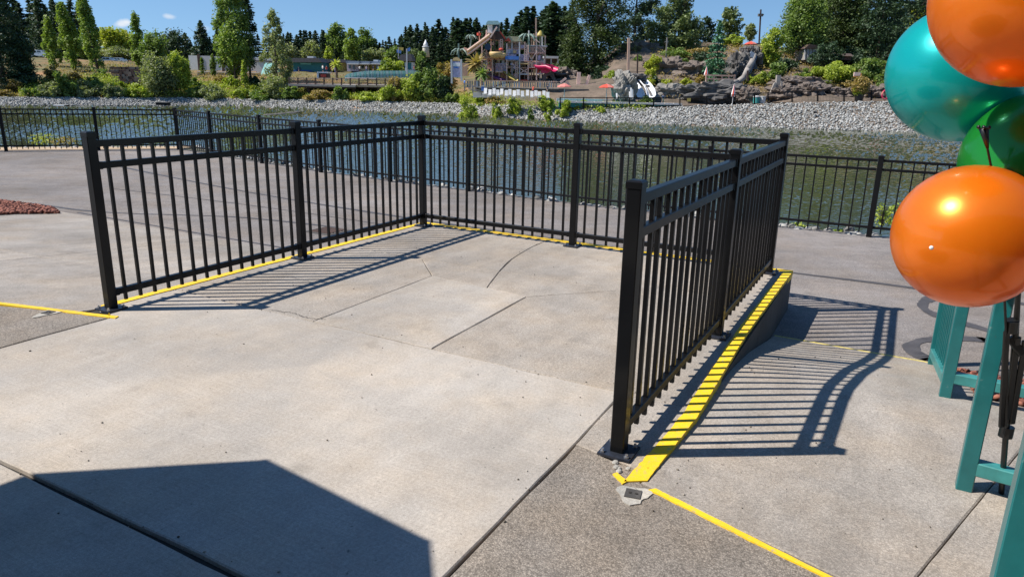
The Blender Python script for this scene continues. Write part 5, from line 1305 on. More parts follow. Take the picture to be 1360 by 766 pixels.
MB().lathe([(2.5 * s_, zr(565, 61.8)), (2.5 * s_, zr(565, 59)), (1.6 * s_, zr(565, 57)), (.2 * s_, zr(565, 53))], 16).build('cap', M['white'], t.o, True)
t = T('picture_board', 'tall framed board with a washed lavender picture left of the palm', 'sign', 611, 108, 67)
t.bar('post', 'offwhite', 599.5, 79, 600, 111, .16, 0); t.bar('post', 'offwhite', 612.5, 79, 613, 108, .16, 0); t.box('board', 'lav', 600.5, 82, 612, 103, .02, .12); t.box('picture_band', 'white', 601.5, 84, 611, 88.5, -.02, .05)
t.ext('topper', 'peach', [(600.5, 81), (602, 77.5), (606, 76), (610, 77.5), (611.5, 81)], 0, .3); t.box('picture_band', 'bluef', 603, 89, 609, 91, -.02, .04)

# ---- water play structure
t = T('play_structure', 'large timber water play structure with roofs, slides and mock palms', 'play structure', 668, 108, 72)
B_ = lambda pt, mt, x0, y0, x1, y1, w=.11, dy=0, dy1=None, h=None: t.bar(pt, mt, x0, y0, x1, y1, w, dy, dy1, h=h)
for (x, yt, yb, dy, mt) in ((632, 68, 106, 0, 'wood'), (640, 58, 106, 1.5, 'woodpink'), (646, 40, 107, .5, 'woodpink'), (652, 52, 107, 2.5, 'wood'), (657, 46, 107, .2, 'woodd'), (663, 38, 107, .5, 'wood'), (668, 46, 107, 1.8, 'wood'), (673, 58, 107, 0, 'woodpink'), (680, 52, 107, .8, 'offwhite'), (684.5, 52, 107, 2.4, 'wood'), (690, 56, 107, .1, 'offwhite'), (697, 56, 107, 1.9, 'woodpink'), (701.5, 60, 107, .2, 'woodpink'), (706, 48, 107, .9, 'wood'), (709, 45, 107, 2.2, 'wood'), (712.5, 43, 107, .1, 'woodpink'), (717, 47, 108, .7, 'greyshade'), (720, 48, 108, 1.6, 'offwhite'), (724, 48, 108, .4, 'wood'), (654, 70, 107, 0, 'wood'), (660, 74, 107, 3, 'woodd'), (648, 76, 107, 2, 'wood'), (637, 80, 107, .6, 'woodpink'), (643, 84, 107, 0, 'woodpink')):
    B_('post', mt, x, yt, x, yb, .13, dy)
for (x0, x1, y, dy, mt) in ((631, 668, 94.5, .2, 'woodpink'), (641, 671, 77, .4, 'wood'), (672, 703, 80, .3, 'offwhite'), (672, 700, 89, .8, 'woodpink'), (699, 727, 60.5, .3, 'offwhite'), (699, 724, 70, .5, 'woodpink'), (697, 722, 81, .2, 'woodpink'), (690, 702, 84, .0, 'peach'), (690, 702, 98, .0, 'offwhite'), (650, 672, 51, .5, 'wood'), (674, 696, 63, 1.2, 'lav'), (700, 722, 90, .6, 'red'), (690, 701, 106, .1, 'red')):
    t.box('deck', mt, x0, y, x1, y + 1.6, dy, 2.4)
rngp = random.Random(4)
def rail_panel(x0, x1, y0, y1, mt, dy, step=1.5):
    B_('rail', mt, x0, y0, x1, y0, .06, dy); B_('rail', mt, x0, y1, x1, y1, .06, dy)
    x = x0
    while x <= x1: B_('baluster', mt, x, y0, x, y1, .05, dy); x += step
rail_panel(632, 648, 86, 94, 'woodpink', .1); rail_panel(641, 652, 70, 77, 'wood', .3, 1.6); rail_panel(672, 686, 73.5, 80, 'lav', .2, 1.6); rail_panel(656, 672, 85, 94, 'lav', .3, 1.4); rail_panel(700, 722, 64, 70, 'woodpink', .4, 1.8); rail_panel(690, 703, 73, 81, 'lav', .1, 1.5); rail_panel(702, 722, 84, 90, 'woodpink', .1, 1.9); rail_panel(674, 698, 57, 63, 'wood', .9, 1.7)
for (x0, y0, x1, y1) in ((690, 91, 702, 98), (702, 91, 690, 98), (706, 50, 717, 57), (680, 84, 688, 94), (700, 70, 707, 81), (712, 70, 705, 81), (650, 60, 640, 70), (664, 60, 672, 77), (716, 60, 724, 70), (640, 94, 647, 84)): B_('brace', 'woodpink', x0, y0, x1, y1, .08, .0)
# top hut
t.box('wall', 'white', 647.5, 32, 654, 44, .3, 1.8); t.box('wall', 'sage', 654, 31, 663, 42, .6, 1.8); t.ext('roof', 'turqp', [(645.5, 31.5), (648, 28), (661, 28), (664, 31), (663, 33), (646, 33)], -.1, 2.8); t.box('window', 'navy', 656, 33, 662, 38, .5, .15)
t.ext('roof', 'woodd', [(652, 52), (655, 43), (664, 42), (671, 54)], .2, 2.6); B_('rib', 'woodpink', 660, 36, 651, 50, .16, -.2); B_('rib', 'woodpink', 647, 42, 643, 54, .12, .1); B_('rib', 'red', 664, 42, 671, 52, .12, .1)
# long chute
mb = MB(); p0 = t.p(650, 49, .3); p1 = t.p(620.5, 70.5, -.6)
mb.bar(p0, p1, 1.9, .24, (0, .55, 1)); mb.build('chute', M['woodpink'], t.o)
B_('chute_side', 'peach', 650, 47.4, 620.5, 68.8, .1, -.1, -1.0, .3); B_('chute_side', 'woodpink', 650, 51.5, 620.5, 73, .1, -.3, -1.0, .3)
# roof, middle
t.ext('roof', 'straw', [(671, 50), (675, 48.2), (690, 49), (694, 55), (677, 55.5)], .2, 2.6); t.ext('gable', 'red', [(671, 55), (675, 50), (679, 55)], .1, .2)
t.ext('roof', 'wood', [(612, 66), (617, 63), (624, 66), (622, 68)], 0, 1.8)
# bucket, discs, slides, canopies
MB().lathe([(.3, 0), (1.1, .24), (1.44, .9), (1.32, 1.24)], 14, tuple(t.p(658.5, 78, -.3))).build('tipping_bucket', M['peach'], t.o, True)
MB().lathe([(.2, 0), (.8, .2), (1., .7), (.84, 1.)], 12, tuple(t.p(666, 78, -.2))).build('tipping_bucket', M['peach'], t.o, True)
MB().lathe([(.04, 0), (.48, .08), (.4, .36), (.02, .52)], 12, tuple(t.p(665.5, 67.5, -.2))).build('finial', M['red'], t.o, True)
MB().tube(t.p(647.8, 62.5, -.2), t.p(647.8, 62.5, 0), .65, n=16).build('disc', M['navy'], t.o)
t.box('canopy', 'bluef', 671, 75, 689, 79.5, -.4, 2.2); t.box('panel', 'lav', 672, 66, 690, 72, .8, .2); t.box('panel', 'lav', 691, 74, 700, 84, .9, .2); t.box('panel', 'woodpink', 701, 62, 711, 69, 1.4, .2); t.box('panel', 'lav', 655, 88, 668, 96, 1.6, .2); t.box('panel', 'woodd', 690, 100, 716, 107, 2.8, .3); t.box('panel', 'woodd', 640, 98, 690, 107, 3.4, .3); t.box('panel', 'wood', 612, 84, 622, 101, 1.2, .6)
def curve_slide(pts, r, mt, w=None, name='slide'):
    r = r * 2
    mb = MB(); prev = None; vs = []; K = 7
    for i, (x, y, dy) in enumerate(pts):
        c = t.p(x, y, dy); nx = t.p(*pts[min(i + 1, len(pts) - 1)]); pv = t.p(*pts[max(i - 1, 0)]); d = (nx - pv).normalized(); side = d.cross(Vector((0, 0, 1))).normalized(); up = side.cross(d)
        for k in range(K): a = math.pi * (k / (K - 1)); vs.append(c + side * math.cos(a) * r - up * math.sin(a) * r * .8)
        for k in range(K - 1, -1, -1): a = math.pi * (k / (K - 1)); vs.append(c + side * math.cos(a) * r * .9 - up * (math.sin(a) * r * .7 - .02))
    n_ = 2 * K; fs = [(i * n_ + k, i * n_ + (k + 1) % n_, (i + 1) * n_ + (k + 1) % n_, (i + 1) * n_ + k) for i in range(len(pts) - 1) for k in range(n_)]
    o = mb.add(vs, fs).build(name, M[mt], t.o, True); bm_fix(o)
curve_slide([(670, 93, .5), (674, 97, 0), (679, 102, -.5), (686, 106, -1.0)], .27, 'yelf')
curve_slide([(648, 96, 1), (654, 100, .4), (662, 103, -.0), (669, 105.5, -.4)], .36, 'purple')
curve_slide([(713, 86, .6), (720, 87.5, 0), (729, 87, -.4), (737, 90, -1.0)], .6, 'pink')
t.ext('bowl', 'pink', [(718, 89), (720, 85), (734, 86), (738, 88.5), (734, 94), (726, 97.5), (719, 97)], -.2, 1.6)
t.ext('arch', 'rockd', [(719, 108), (722, 99), (730, 96), (735, 96), (739, 108), (735, 108), (731, 100.5), (727, 100.5), (724, 108)], .2, 1.5)
MB().lathe([(.9, 0), (.92, .1), (.2, 1.), (.04, 1.1)], 12, tuple(t.p(717.5, 48.5, .6))).build('cupola', M['yelf'], t.o, True)
B_('mast', 'wood', 712, 60, 711.8, 24, .14, .6)
MB().tube(t.p(636, 47.5, 0), t.p(636, 44, 0), .4, n=10).build('keg', M['red'], t.o); B_('post', 'wood', 637, 56, 636.5, 42, .12, .1)
def mock_palm(cx, cy, rr_, mt, nfr=10, up=.4):
    for k in range(nfr):
        a = k / nfr * 6.28 + .3; c, s2 = math.cos(a), math.sin(a); q = MB(); R0 = rr_ * mpp(72); P0 = t.p(cx, cy, .3)
        q.path([P0, P0 + Vector((c * R0 * .5, s2 * R0 * .5, R0 * .22)), P0 + Vector((c * R0, s2 * R0, -R0 * .12)), P0 + Vector((c * R0 * 1.2, s2 * R0 * 1.2, -R0 * .5))], [.12, .18, .14, .04], 5).build('mock_frond', M[mt], t.o)
mock_palm(700.5, 49, 12, 'sage', 11); B_('mock_trunk', 'sage', 702, 49, 703, 70, .2, .3); MB().tube(t.p(702.5, 48, .3), t.p(702.5, 41, .3), .14, n=6).build('spout', M['offwhite'], t.o)
mock_palm(626, 49, 7, 'sage', 6); B_('mock_trunk', 'sage', 626, 49, 624, 66, .14, .3); mock_palm(611, 68, 11, 'sage', 6); B_('mock_trunk', 'sage', 609, 58, 609, 84, .14, .3)
for k in range(7):
    c = t.p(632.5, 84, -1.3); a = k / 7 * 6.28; MB().tube(c, c + Vector((math.cos(a) * .6, 0, math.sin(a) * .6)), .18, .1, n=6).build('star_petal', M['turq'], t.o)
for (x, y, w, h_, mt) in ((655, 56, 5, 4, 'woodpink'), (676, 66, 4, 5, 'offwhite'), (706, 74, 5, 5, 'peach'), (710, 92, 4, 5, 'peach'), (694, 60, 5, 4, 'lav'), (684, 98, 4, 8, 'woodpink'), (702, 100, 5, 6, 'woodpink'), (660, 66, 4, 5, 'woodd'), (669, 71, 4, 6, 'peach'), (716, 74, 4, 6, 'lav'), (650, 86, 5, 6, 'wood'), (664, 82, 5, 3, 'woodd'), (720, 80, 4, 5, 'greyshade')):
    t.box('panel', mt, x - w / 2, y, x + w / 2, y + h_, rngp.uniform(.2, 1.6), .15)
for (x, y0, y1) in ((666, 52, 76), (698, 58, 82), (686, 82, 105)):   # ladders
    for s2 in (-1, 1): B_('ladder_side', 'woodpink', x + s2 * 1.4, y0, x + s2 * 1.4, y1, .05, -.1)
    y = y0 + 1
    while y < y1: B_('rung', 'woodpink', x - 1.4, y, x + 1.4, y, .05, -.1); y += 2.4
rc = random.Random(11)
for k in range(46):
    x = rc.uniform(630, 722); y = rc.uniform(54 if x > 670 else 74, 104); L_ = rc.uniform(4, 12); mt = rc.choice(['woodpink', 'woodpink', 'wood', 'offwhite', 'lav', 'peach', 'woodd'])
    if rc.random() < .5: B_('strut', mt, x, y, x, y + L_, .07, rc.uniform(-.2, 2))
    else: B_('beam', mt, x, y, x + L_, y + rc.choice([0, 0, -3, 4]), .08, rc.uniform(-.2, 2))
for k in range(18):
    x = rc.uniform(632, 720); y = rc.uniform(60 if x > 670 else 78, 102); t.box('panel', rc.choice(['woodpink', 'lav', 'offwhite', 'red', 'peach', 'wood']), x, y, x + rc.uniform(2, 5), y + rc.uniform(2, 6), rc.uniform(.0, 1.8), .12)
# ---- balustrade in front, plaza wall, loungers
t = T('balustrade', 'pale stone balustrade in front of the water play structure', 'balustrade', 690, 119, 66.4)
t.box('wall', 'rockd', 636, 117.2, 782, 124, .3, .5)
x = 620
while x < 740:
    t.box('baluster', random.choice(['greyshade', 'wood', 'offwhite']), x, 107.8, x + 1.5 + random.random(), 116.5, .2, .25); x += 3.1
t.box('coping', 'greyshade', 618, 116.4, 742, 117.6, .1, .6); t.box('rail', 'wood', 618, 107.4, 742, 108.4, .15, .3)
LN = [0]; ORDS = 'first second third fourth fifth sixth seventh eighth ninth tenth eleventh twelfth thirteenth fourteenth fifteenth sixteenth'.split()
def lounger(px, py, Y):
    LN[0] += 1; e = empty('sun_lounger', far(px, py, Y), random.uniform(-.15, .15), ORDS[LN[0] - 1] + ' white sun lounger from the left in the row left of the pool', 'sun lounger', 'white sun loungers left of the pool')
    e.scale = (.9, 1.2, 1.45); MB().box((0, -.5, .32), (.6, 1.2, .06)).build('seat', M['white'], e); q = MB(); q.box((0, .35, .58), (.6, .06, .75), M=Matrix.Rotation(-.35, 3, 'X')); q.build('backrest', M['white'], e)
    for a in (-.26, .26):
        for b in (-1.0, .0): MB().box((a, b, .15), (.05, .05, .3)).build('leg', M['white'], e)
for i in range(16): lounger(644 + i * 5.6 + random.uniform(-.8, .8), 128.0 + i * .25 + (i % 2) * 1.6, 61.6 + (i % 2) * -.5)
# footbridge ramp with blue bin
t = T('ramp_railing', 'timber ramp with grey rails sloping down left of the white loungers', 'railing', 640, 124, 65)
t.bar('rail', 'greyshade', 616, 111, 655, 121, .09, 0); t.bar('rail', 'greyshade', 622, 118, 653, 127, .09, 0); t.bar('rail', 'greyshade', 616, 115, 654, 124.5, .06, 0)
t.box('wall', 'offwhite', 628, 123, 660, 130, .4, .5)
for x, y in ((617, 111.5), (628, 114.3), (640, 117.5), (652, 120.5)): t.bar('post', 'greyshade', x, y - .5, x, y + 9, .11, .05)
t = T('blue_bin', 'light blue bin on the timber ramp right of the palm clump', 'bin', 641, 121, 64.4)
t.box('body', 'bluef', 639.2, 115.2, 643.2, 121, 0, .35); t.box('lid', 'offwhite', 639, 114, 643.4, 115.2, -.02, .38)
# small shelter
t = T('shelter', 'flat white roofed shelter at the foot of the wood behind the pink slide', 'shelter', 731, 86, 90)
t.box('roof', 'offwhite', 722, 74.8, 742, 77.8, 0, 4); t.box('wall', 'woodd', 723, 79, 741, 86.5, 1.5, 2)
for x in (723, 732, 741): t.bar('post', 'offwhite', x, 77.5, x, 86.5, .15, .2)
# tree stump driftwood by the cedar
t = T('driftwood', 'pale driftwood stump pieces under the huge cedar', 'driftwood', 770, 114, 69)
for (x0, y0, x1, y1, w) in ((768, 113, 769, 96, .35), (752, 108, 759, 117, .2), (783, 100, 778, 115, .25), (760, 116, 792, 114.5, .4), (744, 110, 752, 104, .2)): t.bar('log', 'woodpink', x0, y0, x1, y1, w, random.uniform(0, 1), h=w * .8)
# ---- rocks
from mathutils import noise as mnoise
def rock(name, label, px, py, Y, w, h, d, mt, seed, cat='rock', sq=.25, rz=0., parts=None):
    rs = np.random.default_rng(seed); e = empty(name, far(px, py, Y), rz, label, cat) if parts is None else None
    n1, n2 = 60, 34; vs = []; fs = []
    ph = rs.uniform(0, 6.28, (9, 3)); fr = rs.uniform(1.2, 7, (9, 3)); am = .20 / (1 + np.arange(9) * .35)
    for i in range(n2 + 1):
        v = i / n2 * math.pi
        for j in range(n1):
            u = j / n1 * 2 * math.pi; X = np.array([math.sin(v) * math.cos(u), math.sin(v) * math.sin(u), -math.cos(v)])
            X = np.sign(X) * np.abs(X) ** .72
            q = 1 + sum(am[k] * math.sin(X @ fr[k] + ph[k][0]) for k in range(9)) * sq * 1.6 + .34 * mnoise.fractal(Vector(X) * 2.2 + Vector((seed, 0, 0)), 1.0, 2.1, 5) + .10 * (mnoise.cell(Vector((X[0] * 4 + seed, X[1] * 4, X[2] * 6))) - .5)
            # strata steps
            z = X[2] * q; z = z + .035 * math.sin(z * 26 + ph[0][1])
            vs.append((X[0] * w / 2 * q, X[1] * d * q, (z + 1) * h / 2 - .15))
    for i in range(n2):
        for j in range(n1): fs.append((i * n1 + j, i * n1 + (j + 1) % n1, (i + 1) * n1 + (j + 1) % n1, (i + 1) * n1 + j))
    if parts: o = MB().add(vs, fs).build('boulder', M[mt], parts[0]); o.location = parts[1]; return o
    o = MB().add(vs, fs).build('boulder', M[mt], e); return e
m_ = mpp(61)
e = rock('carved_rock', 'big grey carved rock tower with a water spout beside the white slides', 828, 138, 61.5, 31 * m_, 40 * m_, 2.6, 'rockg', 3)
rock('rock_outcrop', 'rounded grey rock shoulder behind the top of the white slides', 840, 112, 65, 34 * m_, 15 * m_, 3, 'rockd', 4)
rock('rock_outcrop', 'broad smooth grey rock face left of the young spruce', 884, 114, 73, 58 * mpp(73), 34 * mpp(73), 4, 'rock', 5)
rock('rock_outcrop', 'sloping grey rock right of the broad face, behind the golden bushes', 920, 112, 72, 54 * mpp(72), 28 * mpp(72), 4, 'rock', 6)
rock('rock_outcrop', 'low grey rock wall behind the pool right of the white slides', 890, 137, 64.5, 64 * m_, 24 * m_, 2, 'rockg', 7)
rock('rock_outcrop', 'dark grotto rock mound under the wooden bridge railing', 950, 139, 63, 84 * m_, 30 * m_, 3.5, 'rockd', 8)
rock('rock_outcrop', 'dark overhanging rock fin behind the log flume', 978, 112, 71, 26 * mpp(71), 40 * mpp(71), 3, 'rockd', 9)
rock('rock_outcrop', 'grey ledge at the top of the water chute', 994, 100, 75, 26 * mpp(75), 36 * mpp(75), 3, 'rockd', 10)
rock('rock_outcrop', 'grey boulder pile between the grotto and the turquoise bin', 992, 138, 61.5, 30 * m_, 22 * m_, 2, 'rock', 11)
for i, (px, w, h, mt, lb) in enumerate(((1040, 44, 24, 'rock', 'brown rock ledge behind the left part of the bank fence'), (1076, 40, 26, 'rock', 'reddish rock ledge in the middle behind the bank fence'), (1112, 44, 20, 'rock', 'low rock behind the bank fence left of the planter'), (1150, 40, 22, 'rock', 'rock behind the bank fence right of the planter'), (1190, 50, 26, 'rock', 'pale rock slope beside the teal balloon'))):
    rock('rock_outcrop', lb, px, 136, 63.5, w * m_, h * m_, 2.6, mt, 20 + i)
rock('rock_outcrop', 'grey rock slab sloping up toward the rhododendron', 1062, 122, 66, 60 * mpp(66), 20 * mpp(66), 3, 'rock', 31)
rock('rock_outcrop', 'brown cliff band between the cedar and the pine', 850, 98, 82, 56 * mpp(82), 40 * mpp(82), 5, 'rock', 32)
rock('rock_outcrop', 'dirt and rock bank behind the balustrade left of the cedar', 745, 112, 76, 40 * mpp(76), 20 * mpp(76), 4, 'rock', 33)
# grotto: dark carved wall face blocks
# ---- pool
p = MB(); A_ = [far(742, 137.5, 60.2), far(905, 143, 60.2), far(900, 138, 63.5), far(742, 132, 63.5)]
zz = CAMH + (.16 - CAMH) * KF
p.prism([(v.x, v.y) for v in A_], zz - 1, zz); po = struct(p.build('pool', M['pool'])); bm_fix(po)
p = MB(); zk = .22; 
for i in range(14):
    f0, f1 = i / 14, (i + 1) / 14 - .004; xa = A_[0].x + (A_[1].x - A_[0].x) * f0; xb = A_[0].x + (A_[1].x - A_[0].x) * f1
    MB().box(((xa + xb) / 2, A_[0].y - .3, zz), (xb - xa, .8, .3)).build('coping_stone', M['white'], po)
MB().box(((A_[0].x + A_[1].x) / 2, A_[2].y + .4, zz + .1), (A_[1].x - A_[0].x, .6, .6)).build('coping_stone', M['offwhite'], po)
# ---- white slides
def chute(name, label, pts, r, mt, Y, cat='slide', wall=.85):
    global t
    t = T(name, label, cat, pts[-1][0], pts[-1][1], Y); curve_slide([(x, y, d) for x, y, d in pts], r, mt, name='channel'); return t
chute('water_slide', 'left white water slide curving down beside the carved rock', [(834, 104, 2.5), (839, 106.5, 1.8), (844, 112, 1), (849, 120, 0), (851, 127, -.8)], .38, 'slidew', 61.8)
t.bar('support', 'rockd', 843, 113, 843, 130, .3, 1.0)
chute('water_slide', 'right wider white water slide next to the dark chute', [(850, 104.5, 2.5), (855, 106.5, 1.8), (860, 112, 1), (864, 119, .2), (865, 126, -.8)], .42, 'slidew', 62)
t.bar('support', 'rockd', 860, 113, 860, 130, .3, 1.2)
chute('water_slide', 'dark grey slide channel between the two white slides', [(847, 104, 2.6), (853, 112, 1.6), (858, 120, .4), (861, 126, -.4)], .36, 'rockd', 61.9)
# waterfall spouts of the carved rock
t = T('waterfall', 'thin white waterfall running down the carved rock', 'waterfall', 838, 131, 60.1)
for (x, y0, y1, w) in ((838, 117, 130, .14), (840, 119, 131, .09), (819, 124, 131, .12), (836, 122, 131, .08)): t.bar('stream', 'white', x, y0, x + .3, y1, w, 0, -.2, h=.05)
# ---- log flume beams
t = T('log_flume', 'two long curved grey log flume tracks running down to the pool', 'flume', 942, 138, 62.3)
for o_, w in ((0, .5), (-5, .34)):
    pts_ = [(1000, 80), (993, 92), (988, 103), (980, 109), (966, 112), (955, 121), (945, 130), (938, 139)] if not o_ else [(968, 112), (957, 115), (946, 122), (938, 132)]
    t_p = [t.p(x, y, 2.5 - i * .3) for i, (x, y) in enumerate(pts_)]; MB().path(t_p, w, 9).build('track', M['greyshade'], t.o, True)
for x, y in ((993, 94), (975, 111), (960, 117), (950, 125)): t.bar('support', 'woodd', x, y, x, y + 14, .14, 1.4)
t = T('water_chute', 'steep dark grey water chute beside the leaning green tree', 'chute', 990, 108, 72)
t.bar('channel', 'blueroof', 1001, 72, 988, 107, .8, 2, -.5, h=.3); t.bar('channel_edge', 'greyshade', 1003, 72, 990, 107, .15, 2, -.6, h=.4); t.bar('channel_edge', 'greyshade', 998.5, 73, 986, 107, .12, 2, -.6, h=.4)
t.box('platform', 'greyshade', 984, 68, 1003, 78, 2.2, 2); t.box('railing', 'woodd', 984, 64.5, 1004, 65.4, 2.1, .1)
for k in range(7): t.bar('post', 'woodd', 984 + k * 3.2, 64.8, 984 + k * 3.2, 70, .07, 2.1)
t = T('bridge_railing', 'weathered timber bridge railing on top of the dark grotto rock', 'railing', 958, 110, 66)
t.bar('rail', 'wood', 938, 100, 976, 101, .13, 0); t.bar('rail', 'wood', 938, 105, 976, 105.5, .11, 0)
for x in (938, 948, 959, 968, 976): t.bar('post', 'wood', x, 99.6, x, 111, .13, .02)
t.box('walkway', 'wood', 936, 109.5, 978, 111, .1, 1.6)
# ---- parasols
def parasol(px, pyb, pyt, wpx, Y, mt, label, closed=False, stripes=True):
    e = empty('parasol', far(px, pyb, Y), 0, label, 'parasol'); h = far(px, pyt, Y).z - far(px, pyb, Y).z; r = wpx * mpp(Y) / 2
    MB().tube((0, 0, 0), (0, 0, h), .06, n=8).build('pole', M['offwhite'], e)
    if closed:
        H = h * .62; n_ = 8
        for i in range(n_):
            a0_, a1_ = i / n_ * 6.283, (i + 1) / n_ * 6.283; q = MB(); f = lambda a, rr_, z: (rr_ * math.cos(a), rr_ * math.sin(a), z)
            q.add([f(a0_, .05, h), f(a1_, .05, h), f(a1_, r * .8, h - H * .75), f(a0_, r * .8, h - H * .75), f((a0_ + a1_) / 2, r * .9, h - H), f((a0_ + a1_) / 2, .06, h - H * .98)], [(0, 3, 2, 1), (3, 4, 2), (4, 3, 5), (2, 4, 5)])
            q.build('canopy_gore', M[mt if (i % 2 or not stripes) else 'white'], e)
    else:
        n_ = 8
        for i in range(n_):
            a0_, a1_ = i / n_ * 6.283, (i + 1) / n_ * 6.283; q = MB(); f = lambda a, rr_, z: (rr_ * math.cos(a), rr_ * math.sin(a), z)
            zr_ = h - r * .42
            q.add([(0, 0, h), f(a0_, r * .55, h - r * .16), f(a1_, r * .55, h - r * .16), f(a0_, r, zr_), f(a1_, r, zr_), f(a0_, r, zr_ - .12), f(a1_, r, zr_ - .12)], [(0, 1, 2), (1, 3, 4, 2), (3, 5, 6, 4)])
            q.build('canopy_gore', M[mt if (i % 3 or not stripes) else 'salmon'], e)
    MB().lathe([(.02, h), (.05, h + .04), (.01, h + .1)], 8).build('finial', M['white'], e)
    return e
parasol(749, 134, 111, 19, 61.4, 'salmon', 'faded pink red open parasol left of the pool')
parasol(805, 134, 111.5, 21, 61.4, 'red', 'open red and orange parasol left of the carved rock')
parasol(996, 72, 55, 17, 80, 'red', 'open red and white parasol high on the hill at the chute top')
parasol(937, 108, 89, 7, 67, 'red', 'closed red and white parasol left of the bridge railing', True)
parasol(972.5, 139, 112, 7, 60.6, 'red', 'closed red and white parasol standing before the grotto', True)
# ---- poles
t = T('utility_pole', 'thick weathered wooden pole between the cedar and the brown cliff', 'pole', 834, 108, 72); t.bar('pole', 'wood', 834, 108, 835.2, 51, .24, 0); t.box('cap', 'offwhite', 833.8, 50.4, 837, 52.5, -.1, .25)
t = T('wooden_post', 'shorter brown post right of the thick wooden pole', 'post', 846, 110, 70); t.bar('pole', 'woodd', 846, 110, 847, 72, .14, 0); t.bar('crosspiece', 'woodd', 838, 99.5, 850, 100, .12, .1)
t = T('light_pole', 'tall thin floodlight pole on the skyline right of the sky gap', 'lamp post', 1008, 66, 92); t.bar('pole', 'woodd', 1007.5, 70, 1010.5, 13, .16, 0); t.box('floodlight', 'rockd', 1007.5, 18.5, 1014, 22, -.2, .4); t.bar('crosspiece', 'woodd', 1007, 20, 1014.5, 20, .1, 0)
t = T('sapling_pole', 'thin grey pole standing in front of the broad pine', 'pole', 884, 84, 76); t.bar('pole', 'greyshade', 884, 84, 886, 50, .12, 0); t.bar('crosspiece', 'greyshade', 883, 56, 888, 56, .08, 0)
# ---- fence along the right bank top
t = T('bank_fence', 'thin dark railing fence on top of the right riprap bank', 'fence', 1040, 137, 59.6)
xs = [744, 775, 806, 836, 868, 903, 938, 970, 1002, 1020, 1052, 1086, 1121, 1157, 1192, 1228, 1264, 1300]
fy0 = fi([744, 868, 930, 1020, 1100, 1190, 1300], [130, 130, 129, 123.5, 120.8, 120.5, 124]); fy1 = fi([744, 868, 950, 1050, 1110, 1190, 1300], [144, 143.5, 140.5, 137, 136, 136, 138])
bal = MB()
for i in range(len(xs)):
    x = xs[i]; t.bar('post', 'blackfar', x, fy0(x) - .8, x, fy1(x) + .6, .10, 0)
    if i < len(xs) - 1:
        x2 = xs[i + 1]; t.bar('rail', 'blackfar', x, fy0(x), x2, fy0(x2), .055, 0); t.bar('rail', 'blackfar', x, fy1(x) - .9, x2, fy1(x2) - .9, .055, 0)
        k = int((x2 - x) / 1.9)
        for j in range(1, k): xx = x + (x2 - x) * j / k; bal.bar(t.p(xx, fy0(xx), 0), t.p(xx, fy1(xx) - .9, 0), .022, .022, (0, 1, 0))
o = bal.build('balusters', M['blackfar'], t.o); o['kind'] = 'stuff'
t = T('warning_sign', 'small yellow sign on the bank fence before the grotto', 'sign', 915, 136, 59.4); t.box('board', 'yelf', 912.8, 130.6, 917.6, 135, 0, .04); t.bar('post', 'woodd', 915, 131, 915, 139, .05, .05)
t = T('waste_bin', 'turquoise bin with a pale lid behind the bank fence', 'bin', 1004, 138.5, 60.3)
MB().lathe([(.5, 0), (.56, 1.1), (.54, 1.12)], 16).build('body', M['bin'], t.o); MB().lathe([(.6, 1.12), (.6, 1.26), (.2, 1.4)], 16).build('lid', M['offwhite'], t.o); 
t = T('waste_bin', 'white bin just right of the turquoise bin', 'bin', 1012, 138, 60.4); MB().lathe([(.5, 0), (.54, 1.1), (.2, 1.2)], 14).build('body', M['white'], t.o); MB().lathe([(.58, 1.1), (.58, 1.2), (.2, 1.26)], 14).build('rim', M['offwhite'], t.o)
t = T('planter', 'dark round planter tub with a tall reddish green plant on the bank top', 'planter', 1140, 135.5, 59.3)
MB().lathe([(.6, 0), (.76, 1.24), (.70, 1.24), (.66, 1.0)], 18).build('pot', M['plastic'], t.o)
C = inball(1500) * np.array([1.5, 1.5, 1.55]) + np.array([0, 0, 2.6]); V_, F_ = leaves(C, .23, .3); link('foliage', npmesh('foliage', V_, F_, LM['olive']), t.o)
C = inball(700) * np.array([1.0, 1.0, .95]) + np.array([-.2, 0, 1.8]); V_, F_ = leaves(C, .21, .3); link('foliage', npmesh('foliage', V_, F_, LM['bright']), t.o)
t = T('sign_frame', 'orange timber frame with a pale top board behind the planter', 'sign', 1141, 122, 61.5); t.bar('post', 'orange_sign', 1143.5, 98, 1143.5, 118, .12, 0); t.box('board', 'woodpink', 1134, 96.2, 1143.2, 101.5, -.05, .12); t.bar('rail', 'orange_sign', 1134, 102, 1144, 101.6, .1, 0)
t = T('lifebuoy', 'pink and red lifebuoy hung on the bank fence by the teal balloon', 'lifebuoy', 1176, 126, 59.45)
for s_ in range(8):
    a0_, a1_ = s_ / 8 * 6.283, (s_ + 1) / 8 * 6.283; c = Vector((0, 0, 0)); P = [Vector((.56 * math.cos(a0_ + (a1_ - a0_) * k / 3), 0, .7 * math.sin(a0_ + (a1_ - a0_) * k / 3))) for k in range(4)]
    MB().path(P, .15, 7).build('segment', M['salmon' if s_ % 2 else 'pink'], t.o, True)
t = T('hillside_hut', 'weathered pale board hut half hidden by the tall leafy tree', 'shed', 1086, 82, 74)
t.box('wall', 'greyshade', 1069, 64, 1091, 80, 0, 3); t.ext('roof', 'woodd', [(1067, 65), (1074, 59), (1092, 62), (1098, 67), (1096, 69), (1088, 65)], -.3, 3.4)
for k in range(6): t.bar('board', 'offwhite', 1069 + k * 4, 63.5, 1069 + k * 4, 79.5, .08, -.05)
